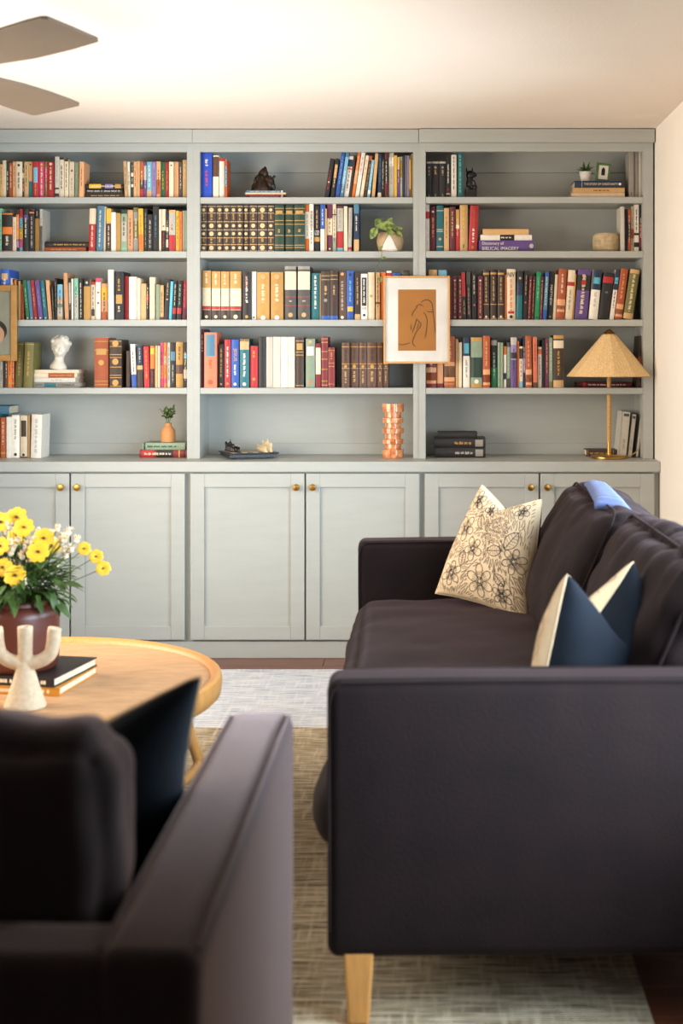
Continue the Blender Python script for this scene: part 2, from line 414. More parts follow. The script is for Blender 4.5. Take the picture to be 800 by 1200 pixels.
# ------------------------------------------------------------------ books
PAL = dict(ecru='d9bf8c', cream='e6d3b4', white='eee6d8', tan='cda46e', peach='dfa272', brown='5c3c28', rust='b0542a', orange='e0762a', red='b4262a',
           pink='d2466e', maroon='611f28', dred='7c2222', black='211d1d', navy='1e2f4a', blue='2a56a8', royal='1c44b0', sky='7ab4cc', teal='186a72',
           green='15683e', dgreen='1f3a2a', emerald='159058', sage='8a9c82', olive='746c36', gray='959086', dgray='4c4842', purple='5e4480', lav='8f80ae',
           gold='c2924a', yellow='e4b434', mint='8cc4a4', salmon='dc7858', steel='4c7a92', lgray='bdb6a8', plum='6a2c48', umber='3c2a1e', cyan='58b4cc')
NAMES = dict(ecru='pale gold', cream='cream', white='white', tan='tan', peach='peach', brown='brown', rust='rust-brown', orange='orange', red='red', pink='pink', maroon='maroon',
             dred='dark red', black='black', navy='navy', blue='blue', royal='royal blue', sky='light blue', teal='teal', green='green', dgreen='dark green',
             emerald='bright green', sage='sage green', olive='olive', gray='grey', dgray='dark grey', purple='purple', lav='lavender', gold='gold-brown', yellow='yellow',
             mint='mint green', salmon='salmon', steel='steel blue', lgray='pale grey', plum='plum', umber='dark brown', cyan='cyan')
def PC(n): return C(PAL[n])
def text_mesh(txt, size):
    cu = bpy.data.curves.new('t', 'FONT'); cu.body = txt; cu.size = size; cu.align_x = 'LEFT'
    o = bpy.data.objects.new('t', cu); sc.collection.objects.link(o)
    dg = bpy.context.evaluated_depsgraph_get(); me = bpy.data.meshes.new_from_object(o.evaluated_get(dg))
    vs = [v.co.copy() for v in me.vertices]; fs = [tuple(p.vertices) for p in me.polygons]
    bpy.data.objects.remove(o); bpy.data.curves.remove(cu); bpy.data.meshes.remove(me)
    return vs, fs
def book_meshes(w, d, h, col, decor, round_=.12, seed=0, pages_front=False):
    r = random.Random(seed); t = min(.0024, w*.12); b = min(.005, w*round_)
    N = 5
    out = [(w/2, d)] + [((.5-i/N)*w, -b*(1-(1-2*i/N)**2)) for i in range(N+1)] + [(-w/2, d)]
    inn = [(w/2-t, d)] + [((.5-i/N)*(w-2*t), t-b*(1-(1-2*i/N)**2)) for i in range(N+1)] + [(-w/2+t, d)]
    n = len(out); vs = []; fs = []
    for z in (0, h):
        vs += [(x, y, z) for x, y in out] + [(x, y, z) for x, y in inn]
    for i in range(n-1):
        fs += [(i+1, i, 2*n+i, 2*n+i+1), (n+i, n+i+1, 3*n+i+1, 3*n+i), (i, i+1, n+i+1, n+i), (2*n+i+1, 2*n+i, 3*n+i, 3*n+i+1)]
    for i in (0, n-1): fs.append((i, n+i, 3*n+i, 2*n+i))
    cov = MB().add(vs, fs, col)
    pg = MB().box(-w/2+t+.0001, w/2-t-.0001, t+.0002, d-.004, .003, h-.003)
    pr = MB()
    def el(f0, f1, z0, z1, c, off=.0004):
        S = 4; vs = []; f = []
        for i in range(S+1):
            q = f0 + (f1-f0)*i/S; x = (q-.5)*w; y = -b*(1-(2*q-1)**2) - off
            vs += [(x, y, z0*h), (x, y, z1*h)]
        for i in range(S): f.append((2*i, 2*i+2, 2*i+3, 2*i+1))
        pr.add(vs, f, c)
    def letters(z0, z1, c, width=.32):
        z = z1; 
        while z > z0 + .01:
            for _ in range(r.randint(3, 8)):
                g = r.uniform(.0018, .0030)/h
                if z - g < z0: break
                a = .5-width/2 + r.uniform(0, .08); e = .5+width/2 - r.uniform(0, .12)
                el(a, e, z-g, z, c, .0006); z -= g + .0009/h
            z -= .005/h
    titles = []
    had = False
    for tok in (decor or '').split(';'):
        if not tok: continue
        p = tok.split(':'); k = p[0]
        if k == 'b':                                     # b:lo-hi:colour  panel
            a, e = map(float, p[1].split('-')); el(.0, 1.0, a, e, PC(p[2]))
        elif k == 'i':                                   # inset label
            a, e = map(float, p[1].split('-')); el(.14, .86, a, e, PC(p[2]), .0005)
        elif k == 't':
            a, e = map(float, p[1].split('-')); letters(a, e, PC(p[2])); had = True
        elif k == 'g':                                   # raised gilt bands
            for q in p[1].split(','): el(0, 1, float(q), float(q)+.014, PC(p[2]), .0008)
            had = True
        elif k == 'd':                                   # round emblem
            for q in p[1].split(','):
                q = float(q); rr = w*(.27 if p[1].count(',') > 1 else .2); vs = [(0, -b-.0012, q*h)]
                vs += [(rr*math.cos(a*math.pi/5), -b-.0007, q*h + rr*math.sin(a*math.pi/5)) for a in range(10)]
                pr.add(vs, [(0, 1+a, 1+(a+1) % 10) for a in range(10)], PC(p[2]))
            had = True
        elif k == 'w' or k == 'W':                       # real words along (w) or across (W) the spine
            titles.append((k, p[1], *map(float, p[2].split('-')), PC(p[3]), float(p[4]) if len(p) > 4 else .5, float(p[5]) if len(p) > 5 else 0)); had = True
        elif k == 'n': had = True
    if not had and w > .006:
        lum = sum(col[:3])/3; letters(r.uniform(.15, .35), r.uniform(.7, .92), PC('cream') if lum < .25 else PC('umber'), .34)
    ti = None
    for k, s, a, e, c, wd, of_ in titles:
        vs, f = text_mesh(s, 1.0)
        if not vs: continue
        xa, xb = min(v.x for v in vs), max(v.x for v in vs); ya, yb = min(v.y for v in vs), max(v.y for v in vs)
        ti = ti or MB()
        L = (e-a)*h
        if k == 'w':
            sx = L/(xb-xa); sy = w*wd/(yb-ya)
            nv = [((v.y-(ya+yb)/2)*sy + of_*w, -b-.0012, e*h-(v.x-xa)*sx) for v in vs]
        else:
            sx = w*.84/(xb-xa); sy = L/(yb-ya); nv = [((v.x-(xa+xb)/2)*sx, -b-.0012, a*h+(v.y-ya)*sy) for v in vs]
        ti.add(nv, f, c)
    return cov, pg, pr, ti
bookn = [0]
def place_book(X, Y, Z, w, d, h, colname, decor, label, group, rot=(0, 0, 0), soft_=False, name='book'):
    bookn[0] += 1
    base = C(PAL[colname]); j = random.Random(bookn[0]); k = j.uniform(.88, 1.12)
    base = tuple(min(1, c*k) for c in base[:3]) + (1,)
    cov, pg, pr, ti = book_meshes(w, d, h, base, decor, .05 if soft_ else .12, bookn[0])
    o = cov.build(name, M_cover, loc=(X, Y, Z), rot=rot, smooth=True)
    tag(o, label, 'book' if name == 'book' else 'magazine', group)
    pg.build('pages', M_page, o)
    if pr.v: tag(pr.build('spine_print', M_print, o), kind='stuff')
    if ti: ti.build('title', M_print, o)
    return o
ORD = ['first','second','third','fourth','fifth','sixth','seventh','eighth','ninth','tenth','eleventh','twelfth','thirteenth','fourteenth','fifteenth','sixteenth',
       'seventeenth','eighteenth','nineteenth','twentieth','twenty-first','twenty-second','twenty-third','twenty-fourth','twenty-fifth','twenty-sixth','twenty-seventh',
       'twenty-eighth','twenty-ninth','thirtieth','thirty-first','thirty-second','thirty-third','thirty-fourth','thirty-fifth','thirty-sixth','thirty-seventh','thirty-eighth','thirty-ninth','fortieth','forty-first','forty-second','forty-third','forty-fourth','forty-fifth','forty-sixth','forty-seventh','forty-eighth','forty-ninth','fiftieth','fifty-first','fifty-second','fifty-third','fifty-fourth','fifty-fifth']
ROWN = ['top shelf', 'second shelf', 'third shelf', 'fourth shelf', 'countertop']
SZ = SH_T + [CT]
def describe(colname, decor, w, h):
    s = NAMES[colname]; ex = ''
    toks = [t.split(':') for t in (decor or '').split(';') if t]
    W = [t for t in toks if t[0] in 'wW' and t[0] != '']
    P = [t for t in toks if t[0] in ('b', 'i')]
    G = [t for t in toks if t[0] == 'g']; D = [t for t in toks if t[0] == 'd']; T = [t for t in toks if t[0] == 't']
    size = 'thin ' if w < .014 else ('thick ' if w > .045 else '')
    if P:
        a, e = map(float, P[0][1].split('-')); pos = 'top' if e > .9 else ('foot' if a < .1 else 'label')
        ex = ' with %s %s' % (NAMES[P[0][2]], pos)
    elif G: ex = ' with gilt bands' if G[0][2] == 'gold' else ' with %s bands' % NAMES[G[0][2]]
    elif D: ex = ' with %s emblem' % NAMES[D[0][2]]
    elif T: ex = ' with %s lettering' % NAMES[T[0][2]]
    return size + s + ' book' + ex
counts = {}
def row(bay, r, crop, s, entries, Y0=6.335):
    """entries: (x0, x1, ytop, colour, decor, lean, dY) in crop pixels; x at the foot."""
    for e in entries:
        x0, x1, yt, cn = e[:4]; decor = e[4] if len(e) > 4 else ''; lean = (e[5] if len(e) > 5 else 0)*s
        dY = e[6] if len(e) > 6 else rnd.uniform(-.006, .012)
        Y = Y0 + dY; u0, u1, vt = crop[0]+x0*s, crop[0]+x1*s, crop[1]+yt*s
        zb = SZ[r] + .0006; X0, X1 = XX(u0, Y), XX(u1, Y); h = ZZ(vt, Y) - zb
        dx = lean*Y/F; an = math.atan2(dx, h)
        w = (X1-X0)*math.cos(an) - .0006; hh = math.hypot(h, dx) - w*abs(math.sin(an))*.5
        if an > 0: cx = X1 - (w/2)*math.cos(an) ; cz = zb + (w/2)*math.sin(an)
        elif an < 0: cx = X0 + (w/2)*math.cos(an); cz = zb - (w/2)*math.sin(an)
        else: cx = (X0+X1)/2; cz = zb
        if u1 < -1: continue                             # wholly outside the photo
        key = (bay, r); k = counts[key] = counts.get(key, 0) + 1
        d = min(.205, max(.10, hh*.68)); 
        lb = '%s, %s from left, %s, %s bookcase' % (describe(cn, decor, w, hh), ORD[k-1], ROWN[r], bay)
        place_book(cx, Y, cz, w, d, hh, cn, decor, lb, 'upright books on the %s of the %s bookcase' % (ROWN[r], bay), (0, an, 0), soft_=w < .024)
def stack(items, zb, Y0, where, crop=(0, 0), s=1):
    """items bottom first: (x0, x1, colour, decor, thickness px, label)"""
    z = zb + .0006
    for i, (x0, x1, cn, decor, th, lb) in enumerate(items):
        Y = Y0 + (.004 if i % 2 else 0); X0, X1 = XX(crop[0]+x0*s, Y), XX(crop[0]+x1*s, Y); t = th*s*Y/F
        place_book(X1, Y, z+t/2, t, min(.19, (X1-X0)*.72), X1-X0, cn, decor, lb, where, (0, -math.pi/2, 0))
        z += t + .0004
    return z

c1 = (0, 170); c2 = (100, 170); s1, s2 = .15, .175
row('left', 0, c1, s1, [
 (-200,-178,140,'cream'),(-177,-150,120,'navy'),(-149,-130,130,'tan'),(-129,-100,125,'red'),(-99,-70,140,'teal'),(-69,-45,130,'cream'),(-44,-22,120,'black'),(-21,-2,135,'orange'),
 (0,22,150,'tan'),(22,48,120,'cream','t:.3-.8:tan'),(49,70,125,'dgreen'),(72,100,120,'rust','b:.93-1:umber'),(100,121,130,'peach'),
 (122,174,130,'cream','d:.9:umber;t:.25-.7:dgray'),(175,190,155,'navy','b:.25-.4:red;b:.6-.75:cream'),(190,221,130,'tan','t:.3-.9:umber'),
 (222,255,130,'tan','b:.02-.46:teal;d:.92:umber'),(256,301,130,'red','i:.42-.84:sky;t:.05-.4:gold'),(302,351,130,'pink','d:.92:yellow;t:.05-.85:cream'),
 (352,369,130,'olive','b:.5-.8:pink'),(370,426,132,'red','t:.2-.85:cream;d:.94:cream'),(430,461,90,'lgray','b:.02-.1:black;b:.2-.24:black;t:.3-.9:gray',0,-.015),
 (462,500,98,'cream','b:.95-1:black',0,.0),(503,535,110,'cream','b:.94-1:umber'),(538,578,130,'cream','d:.75:brown;t:.2-.55:gray',4),(583,613,135,'sage','d:.7:tan',4),(616,650,130,'peach','t:.3-.8:red',6,-.025)])
row('left', 0, c2, s2, [
 (264,284,108,'tan','',-10),(286,304,112,'white','',-6),(305,322,115,'dgreen','b:.3-.38:cream;b:.6-.7:cream'),(323,343,112,'peach'),(344,364,108,'tan','t:.2-.8:orange'),
 (365,391,110,'rust','b:.03-.24:red;b:.24-.5:umber'),(392,409,115,'purple','b:.5-.9:lgray'),(411,444,112,'sky','b:.0-.22:tan;t:.3-.9:white'),(446,474,112,'lav','t:.3-.8:purple'),
 (476,503,110,'peach','b:.1-.5:rust'),(504,534,115,'green','t:.2-.75:yellow'),(535,559,115,'red','t:.2-.75:gold'),(560,589,112,'cream','d:.9:dgray'),(590,624,112,'peach','t:.3-.7:tan'),
 (626,649,115,'dgray','b:.55-.7:maroon'),(651,679,100,'tan','t:.5-.9:cream')])
stack([(97,145,'umber','t:.1-.8:tan',5,'brown flat book at the bottom of the stack, top shelf, left bookcase'),
       (98,143,'black','t:.05-.9:lgray',6,'black flat book with grey lettering, middle of stack, top shelf, left bookcase'),
       (97.5,144,'black','b:.05-.2:gold;b:.25-.45:lav;b:.55-.85:yellow',5,'black flat book with yellow and lilac blocks, topmost of stack, left top shelf')],
      SZ[0], 6.335, 'books lying flat on the top shelf of the left bookcase')
row('left', 1, c1, s1, [
 (-190,-165,520,'blue'),(-164,-135,500,'cream'),(-134,-110,510,'maroon'),(-109,-80,530,'tan'),(-79,-50,500,'black'),(-49,-24,515,'green'),(-23,-2,500,'peach'),
 (0,13,495,'mint'),(18,97,532,'orange','b:.02-.45:black;b:.64-.96:black;t:.15-.4:cream'),(100,128,545,'cream','b:.94-1:black;t:.3-.8:salmon'),
 (129,149,510,'umber','b:.3-.9:orange;b:.1-.25:lav'),(150,178,500,'sky','b:.8-1:red;b:.3-.55:yellow;b:.1-.3:pink'),(180,225,500,'black','i:.75-.86:purple'),
 (228,268,512,'black','b:.93-.97:orange;t:.1-.85:lgray'),(270,309,500,'gold','b:.78-1:black;t:.82-.95:lgray'),(311,331,500,'lgray','b:.0-.6:dgray',0,-.02)])
row('left', 1, c2, s2, [
 (20,66,425,'cream','b:.02-.64:red;t:.1-.6:cream;n',8),(72,116,408,'steel','t:.1-.9:cream',8),(118,134,412,'cream','n',4),(140,172,425,'tan','b:.7-1:yellow;b:.02-.65:umber;t:.1-.6:cream'),
 (173,204,450,'white','n'),(205,235,455,'gold','n'),(237,280,432,'sage','b:.02-.1:mint;i:.25-.7:lgray;b:.9-1:dgreen'),(282,319,435,'peach','b:.88-.95:tan;t:.1-.8:maroon'),
 (322,354,418,'olive','b:.0-.3:gray;b:.7-.9:gray'),(358,389,425,'yellow','b:.04-.4:orange;t:.15-.85:rust',-3),(391,414,425,'black','t:.1-.9:gray'),(416,449,465,'black','t:.1-.85:lgray'),
 (452,491,410,'black','t:.3-.8:steel'),(493,507,430,'cream','n'),(509,538,430,'cream','b:.0-.5:black;d:.6:red;t:.1-.45:red'),(540,556,440,'black','b:.5-.6:cream;b:.1-.3:lgray'),
 (559,603,435,'lgray','b:.02-.4:red;t:.5-.65:red;b:.93-1:peach'),(606,627,440,'yellow'),(629,647,445,'orange','t:.3-.8:dred'),(649,662,440,'lgray','n'),(664,680,440,'sage','n')])
stack([(330,670,'rust','t:.2-.8:tan',35,'rust-brown flat book under a black one, second shelf, left bookcase'),
       (335,682,'black','t:.05-.75:gold',44,'black flat book with gold lettering, second shelf, left bookcase')], SZ[1], 6.35, 'books lying flat on the second shelf of the left bookcase', c1, s1)
c3 = (0, 300); c4 = (100, 300)
row('left', 2, c3, s1, [
 (-195,-160,180,'dred'),(-158,-130,190,'cream'),(-128,-100,170,'teal'),(-98,-70,190,'black'),(-68,-40,180,'tan'),(-38,-5,190,'navy'),
 (4,72,105,'blue','i:.8-.92:tan',0,-.03),(75,92,172,'cream'),(94,110,180,'umber'),(112,128,185,'orange'),(130,143,185,'black','b:.3-.8:yellow'),(144,158,195,'tan','n'),
 (164,190,220,'rust','n',-6),(203,232,190,'green','t:.3-.8:mint;d:.04:cream',-27),(236,260,192,'steel','d:.04:cream',-27),(266,297,190,'red','t:.3-.8:peach;d:.04:cream',-30),
 (301,335,192,'purple','t:.3-.8:lav;d:.04:cream',-30),(342,374,190,'teal','t:.3-.8:mint;d:.04:cream',-30),(380,408,190,'peach','d:.04:cream',-24),
 (412,426,232,'black','t:.1-.9:gold',-12),(428,446,172,'black','t:.3-.9:gray',-4),(448,489,222,'tan','b:.6-1:sky;b:.1-.5:lgray;b:.35-.45:sage'),(491,503,240,'umber','n'),
 (508,536,132,'peach','t:.1-.9:tan',-12),(540,557,175,'black','b:.4-.9:lgray',-4),(559,573,178,'white','n',-2),(581,612,175,'mint','b:.0-.6:lgray;t:.3-.8:black',-3),
 (617,649,178,'black','t:.05-.9:white',-3),(653,704,176,'gold','b:.81-1:black;d:.9:lgray'),(710,744,205,'cream','b:.93-1:red;i:.1-.28:black'),(747,787,172,'white','d:.4:maroon;b:.9-1:pink;d:.65:red')])
row('left', 2, c4, s2, [
 (106,149,185,'peach','b:.0-.22:rust;b:.55-.9:yellow'),(153,190,92,'white','n',-2,-.02),(197,255,105,'black','i:.33-.52:gold;t:.6-.85:gold;t:.15-.28:cream',0,-.01),(263,291,135,'red','n',0,.02),
 (292,343,140,'white','t:.3-.8:cream'),(345,368,150,'cream','n'),(372,407,185,'tan','n'),(408,424,185,'black','b:.5-.7:red'),(429,467,142,'cream','n'),(472,497,190,'sage','n'),
 (499,524,195,'tan','b:.0-.08:maroon'),(526,556,155,'black','d:.5:peach;t:.6-.9:tan',13),(558,576,170,'cyan','n',12),(580,605,165,'black','b:.15-.3:red;t:.35-.9:cream',10),
 (611,641,165,'black','b:.15-.3:red;t:.35-.9:mint',9),(645,673,165,'red','b:.0-.3:plum;t:.3-.9:lav',7)])
row('left', 3, c3, s1, [
 (-180,-150,700,'maroon'),(-148,-120,720,'cream'),(-118,-90,690,'green'),(-88,-60,710,'brown'),(-58,-30,700,'cream'),(-28,-6,720,'blue'),
 (0,24,800,'lgray','t:.2-.6:black'),(26,38,790,'black','n'),(39,60,780,'brown'),(62,92,740,'orange','b:.1-.14:gold;b:.3-.33:gold'),(93,112,750,'rust','b:.1-.14:gold'),
 (116,176,675,'olive','t:.25-.8:gold;g:.95:gold',14),(180,250,675,'olive','t:.25-.8:gold;g:.95:gold',14,-.02)])
row('left', 3, c4, s2, [
 (60,155,548,'rust','g:.05,.12,.92:gold;b:.74-.76:gold;d:.5:gold;i:.66-.78:gold'),(162,243,560,'umber','g:.02,.2,.25,.42,.62,.68,.85,.96:gold;d:.1,.54,.92:gold'),
 (274,299,635,'umber','n'),(312,345,590,'white','b:.0-.3:blue',-12),(347,387,602,'navy','b:.43-.53:tan;b:.0-.42:umber;t:.6-.95:lgray',-3),
 (394,430,605,'red','t:.2-.9:gold;d:.3:gold',-6),(434,462,602,'orange','b:.0-.45:black;t:.1-.4:red;b:.8-.95:yellow'),(466,484,600,'tan','n'),(486,498,602,'cream','d:.7:black'),
 (502,523,580,'pink','b:.2-.5:salmon'),(524,545,580,'orange','b:.1-.2:pink;b:.5-.7:peach'),(549,567,580,'lgray','t:.1-.9:navy'),(570,601,580,'black','b:.6-.8:steel;t:.1-.5:lgray'),
 (605,654,576,'gold','b:.3-.5:brown;t:.6-.9:brown'),(657,681,580,'black','i:.64-.76:cyan;b:.2-.4:lgray')])
zst = stack([(262,615,'gray','i:.50-.76:teal;w:STEINBECK:.08-.46:black:.42;w:JOHN:.80-.96:black:.42',40,'grey flat book with teal label, bottom of the stack under the white bust'),
       (268,600,'white','t:.3-.6:tan;b:.0-.03:sage',35,'white flat book, second from bottom of stack under the white bust'),
       (262,602,'cream','b:.06-.66:rust;t:.1-.6:gold;n',35,'cream flat book with rust label, third up under the white bust'),
       (258,616,'cream','n',26,'cream flat book directly beneath the white bust')], SZ[3], 6.345, 'flat books under the bust', c3, s1)
c5r = (0, 455); s5r = .3
row('left', 4, c5r, s5r, [
 (-80,-66,105,'navy'),(-65,-50,112,'cream'),(-48,-34,100,'red'),(-32,-18,108,'cream'),(-17,-2,95,'teal'),(2,22,114,'rust','b:.1-.14:gold',0,.0),
 (25,44,112,'white','n'),(46,77,105,'white','t:.4-.9:gray;d:.08:umber'),(79,107,106,'cream','i:.5-.88:umber;d:.07:black;b:.0-.03:brown'),(109,117,105,'tan','n'),
 (119,160,102,'white','t:.1-.9:lgray',5,-.015)], Y0=6.345)
# blue book lying on top of the upright ones
o = place_book(XX(10, 6.40), 6.40, CT+.168, .036, .15, .115, 'steel', 'n', 'steel-blue book lying across the upright books at the countertop’s left end', 'loose books on the countertop', (0, -math.pi/2, 0))
o.location = (XX(11, 6.37), 6.37, ZZ(480.5, 6.37)); 
stack([(545,733,'dred','b:.16-.19:gold;b:.05-.08:black;b:.3-.65:black;b:.7-.95:red',30,'red and black flat book at the bottom of the stack under the peach vase'),
       (558,733,'sage','b:.0-.06:umber;t:.2-.9:dgreen;b:.94-.98:dgreen',27,'green flat book directly beneath the peach vase')], CT, 6.36, 'flat books under the peach vase', c5r, s5r)

m1 = (225, 170); m2 = (355, 170)
row('middle', 0, m1, s2, [
 (62,134,52,'royal','t:.7-.85:white;t:.25-.6:pink;g:.12,.88:blue'),(140,179,70,'cream','b:.5-.97:brown;n'),(182,217,90,'white','b:.93-1:red;n'),(219,234,95,'rust','b:.3-.8:steel',0,-.02)])
stack([(363,614,'black','b:.02-.08:cream;b:.15-.9:steel;t:.2-.7:lgray',13,'dark blue flat book at the bottom of the stack under the dark bear'),
       (363,612,'red','b:.02-.06:white;t:.1-.9:peach',13,'red flat book in the stack under the dark bear'),
       (356,628,'cream','n',13,'cream flat book, second from top under the dark bear'),
       (363,612,'steel','b:.02-.06:white;t:.1-.9:white',14,'slate-blue flat book directly beneath the dark bear')], SZ[0], 6.36, 'flat books under the bear carving', m1, s2)
row('middle', 0, m2, s2, [
 (141,170,90,'black','t:.2-.7:red;d:.4:cream',40),(182,208,90,'black','i:.5-.85:gold',34),(214,241,45,'blue','t:.3-.9:sky',42),(245,268,50,'steel','b:.3-.9:sky;t:.1-.6:white',42),
 (270,302,75,'white','b:.75-.92:navy;b:.67-.72:orange',38),(305,321,70,'umber','n',32),(323,344,45,'orange','b:.3-.6:peach;t:.5-.9:cream',44),(347,373,50,'white','t:.5-.9:salmon',44),
 (378,400,70,'cream','t:.4-.9:orange',42),(403,424,70,'umber','t:.2-.8:gold;b:.88-.98:rust',42),(427,446,100,'sky','b:.1-.2:white;t:.3-.9:white',32),(457,479,55,'tan','n',26),
 (499,522,60,'navy','b:.0-.12:cream;t:.3-.9:steel',6),(524,544,65,'black','b:.5-.9:dgray'),(546,569,48,'black','b:.0-.35:maroon;b:.85-1:maroon'),(573,608,52,'lgray','b:.7-.9:white;t:.3-.9:gray'),
 (609,629,70,'yellow','n'),(631,646,80,'purple','b:.7-1:tan'),(648,664,78,'cream','b:.5-.9:yellow'),(666,679,75,'navy','n'),(681,694,70,'gray','n'),(696,709,70,'lav','n'),(711,721,70,'olive','b:.2-.9:yellow'),(723,736,60,'tan','n')])
ent = [(a, b, 402, 'umber', 'b:.0-1:umber;g:.01,.145,.29,.46,.635,.82,.965:tan;t:.18-.28:gold;t:.67-.81:gold;d:.08,.385,.555,.895:ecru') for a, b in
       ((57,99),(101,160),(163,208),(209,255),(257,299),(300,340),(341,381),(384,437),(440,503),(506,549))]
ent += [(a, b, 402, 'dgreen', 'g:.08,.13,.34,.58,.66,.80,.92:gold;t:.40-.48:gold;i:.82-.88:gold') for a, b in ((552,615),(620,680),(683,755))]
ent += [(757,787,400,'white','b:.85-1:orange;b:.0-.28:orange;t:.3-.8:gray')]
row('middle', 1, m1, s2, ent)
row('middle', 1, m2, s2, [
 (42,70,395,'white','b:.5-.85:lgray'),(74,112,405,'black','W:GOD?:.36-.46:white;b:.22-.32:gold;t:.5-.9:peach'),(116,145,398,'white','b:.48-1:blue;t:.55-.9:white'),(147,159,425,'tan','n'),
 (161,196,395,'cream','b:.0-.35:plum;b:.7-1:plum;t:.4-.9:plum;d:.06:cream'),(198,221,395,'cream','b:.76-.79:umber;b:.0-.3:sage'),(224,270,405,'lgray','b:.0-.07:cyan;b:.08-.44:red;t:.5-.9:gray;b:.94-1:maroon'),
 (273,297,410,'cream','n'),(299,324,420,'lgray','b:.04-.1:red;t:.3-.9:gray',6),(340,374,395,'navy','b:.0-.25:tan;b:.8-1:steel;t:.4-.75:white',0,-.02)])
m3 = (225, 300); m4 = (355, 300)
row('middle', 2, m3, s2,
 [(a, b, t, 'cream', 'b:.65-1:gold;b:.21-.28:red;b:.0-.2:umber;t:.72-.95:cream;d:.06:cream') for a, b, t in ((69,125,98),(131,188,103),(193,248,104),(254,330,104))] +
 [(338,394,105,'black','t:.35-.9:white;t:.6-.9:rust;d:.06:gold'),(398,430,105,'white','d:.05:maroon'),(434,518,108,'gold','t:.35-.75:cream;d:.04:white;d:.9:tan'),(527,610,108,'gold','t:.35-.75:cream;d:.04:white;d:.9:tan'),
  (620,698,68,'dgray','b:.56-.90:cream;g:.26,.42:red;t:.33-.36:lgray;d:.09:tan;b:.94-1:gray;n'),(708,789,68,'dgray','b:.56-.90:cream;g:.26,.42:red;t:.33-.36:lgray;d:.09:tan;b:.94-1:gray;n')])
row('middle', 2, m4, s2, [
 (54,111,115,'teal','t:.2-.95:white'),(112,119,118,'tan','n'),(121,181,103,'umber','b:.0-.08:blue;g:.82,.9:gold;d:.4:gray;t:.5-.7:tan'),(183,233,100,'umber','b:.0-.08:blue;g:.82,.9:gold;d:.4:maroon;t:.5-.7:tan'),
 (236,289,105,'brown','d:.95:peach;t:.2-.8:lgray;d:.05:white'),(291,341,100,'blue','i:.17-.27:yellow;d:.92:navy;t:.35-.8:sky'),(346,382,115,'umber','b:.0-.12:tan;t:.3-.9:tan'),
 (386,431,120,'white','i:.3-.92:black;t:.35-.88:white;i:.22-.28:lgray;d:.1:black'),(433,479,110,'cream','d:.5:gold'),(486,514,110,'tan','b:.33-.37:brown'),(516,553,108,'orange','n'),
 (558,592,100,'white','b:.9-.96:red;n'),(597,654,115,'blue','n'),(658,711,95,'umber','b:.9-.95:dgray;n')])
row('middle', 3, m3, s2, [
 (57,79,490,'maroon','t:.6-.9:white;n',0,.0),(81,165,512,'salmon','i:.57-.96:steel;t:.35-.5:rust;d:.1:rust',0,-.02),(176,212,592,'black','t:.25-.9:gold;d:.08:gold'),(217,258,560,'red','t:.2-.85:white;d:.08:gold'),
 (262,315,560,'blue','w:JESUS:.55-.82:peach:.5;t:.25-.48:white;d:.07:white'),(320,381,555,'teal','b:.78-1:tan;t:.2-.7:white;d:.07:white;b:.95-1:umber'),
 (387,441,602,'red','t:.72-.88:gold;d:.2:gold'),(446,491,540,'black','n'),(495,541,542,'tan','b:.0-1:lgray;n'),(543,592,542,'cream','n'),(594,640,542,'white','n'),(642,687,542,'cream','n'),
 (692,748,545,'umber','g:.03,.64,.70,.92:gold;i:.75-.88:gold')])
row('middle', 3, m4, s2, [
 (18,80,555,'sage','i:.66-.84:white;d:.11:salmon;d:.94:tan'),(84,118,585,'dred','b:.3-.9:cream;n'),(123,166,540,'dred','g:.04,.12,.35,.55,.7,.88,.95:gold'),(168,212,612,'dred','g:.08,.52,.6,.92:gold;t:.7-.88:gold')] +
 [(a, b, 580, 'brown', 'g:.42,.52,.9:gold;d:.47:gold;t:.6-.85:umber;t:.1-.36:tan') for a, b in ((259,311),(313,373),(376,426),(429,495),(498,533),(537,571))])
r1 = (490, 170); r2 = (620, 170)
row('right', 0, r1, s2, [
 (55,89,106,'black','b:.93-.98:lgray;d:.82:gray;t:.6-.75:tan;t:.03-.1:gray'),(91,139,106,'black','b:.93-.98:lgray;d:.82:gray;t:.6-.75:tan;t:.03-.1:gray'),(141,184,106,'black','b:.93-.98:lgray;d:.82:gray;t:.6-.75:tan;t:.03-.1:gray'),
 (186,214,75,'black','d:.2:red;t:.35-.8:white;b:.08-.11:peach'),(220,255,65,'white','t:.2-.95:dgray'),(262,299,52,'teal','t:.1-.95:mint')])
row('right', 0, r2, .1875, [(623,654,45,'gray','t:.03-.12:dgray;n'),(657,680,40,'gray','n'),(682,700,40,'lgray','n')])
zc = stack([(262,595,'cream','n',30,'cream flat book, bottom of the stack under the small green frame'),
       (272,595,'tan','t:.3-.6:brown;n',35,'tan flat book, middle of the stack under the small green frame'),
       (282,583,'navy','w:THE STORY OF CHRISTIANITY:.10-.80:cream:.34;d:.06:white;b:.84-.85:lgray',42,'navy flat book with white title, topmost under the small green frame')], SZ[0], 6.345, 'flat books under the green frame', r2, .1875)
row('right', 1, r1, s2, [
 (50,75,398,'white','b:.7-.85:red;t:.1-.6:lgray'),(78,118,410,'maroon','d:.88:white;t:.3-.75:peach'),(121,168,405,'teal','g:.43,.47,.88,.1:cream;d:.27:peach'),(171,205,422,'cream','b:.0-1:tan;t:.3-.8:olive'),
 (207,249,415,'maroon','t:.3-.9:tan'),(251,275,432,'red','b:.65-1:gold;b:.55-.64:cream'),(277,330,402,'tan','t:.5-.95:yellow;t:.08-.15:umber'),(333,391,405,'red','t:.2-.5:white;t:.5-.9:rust;t:.05-.12:gold',14)])
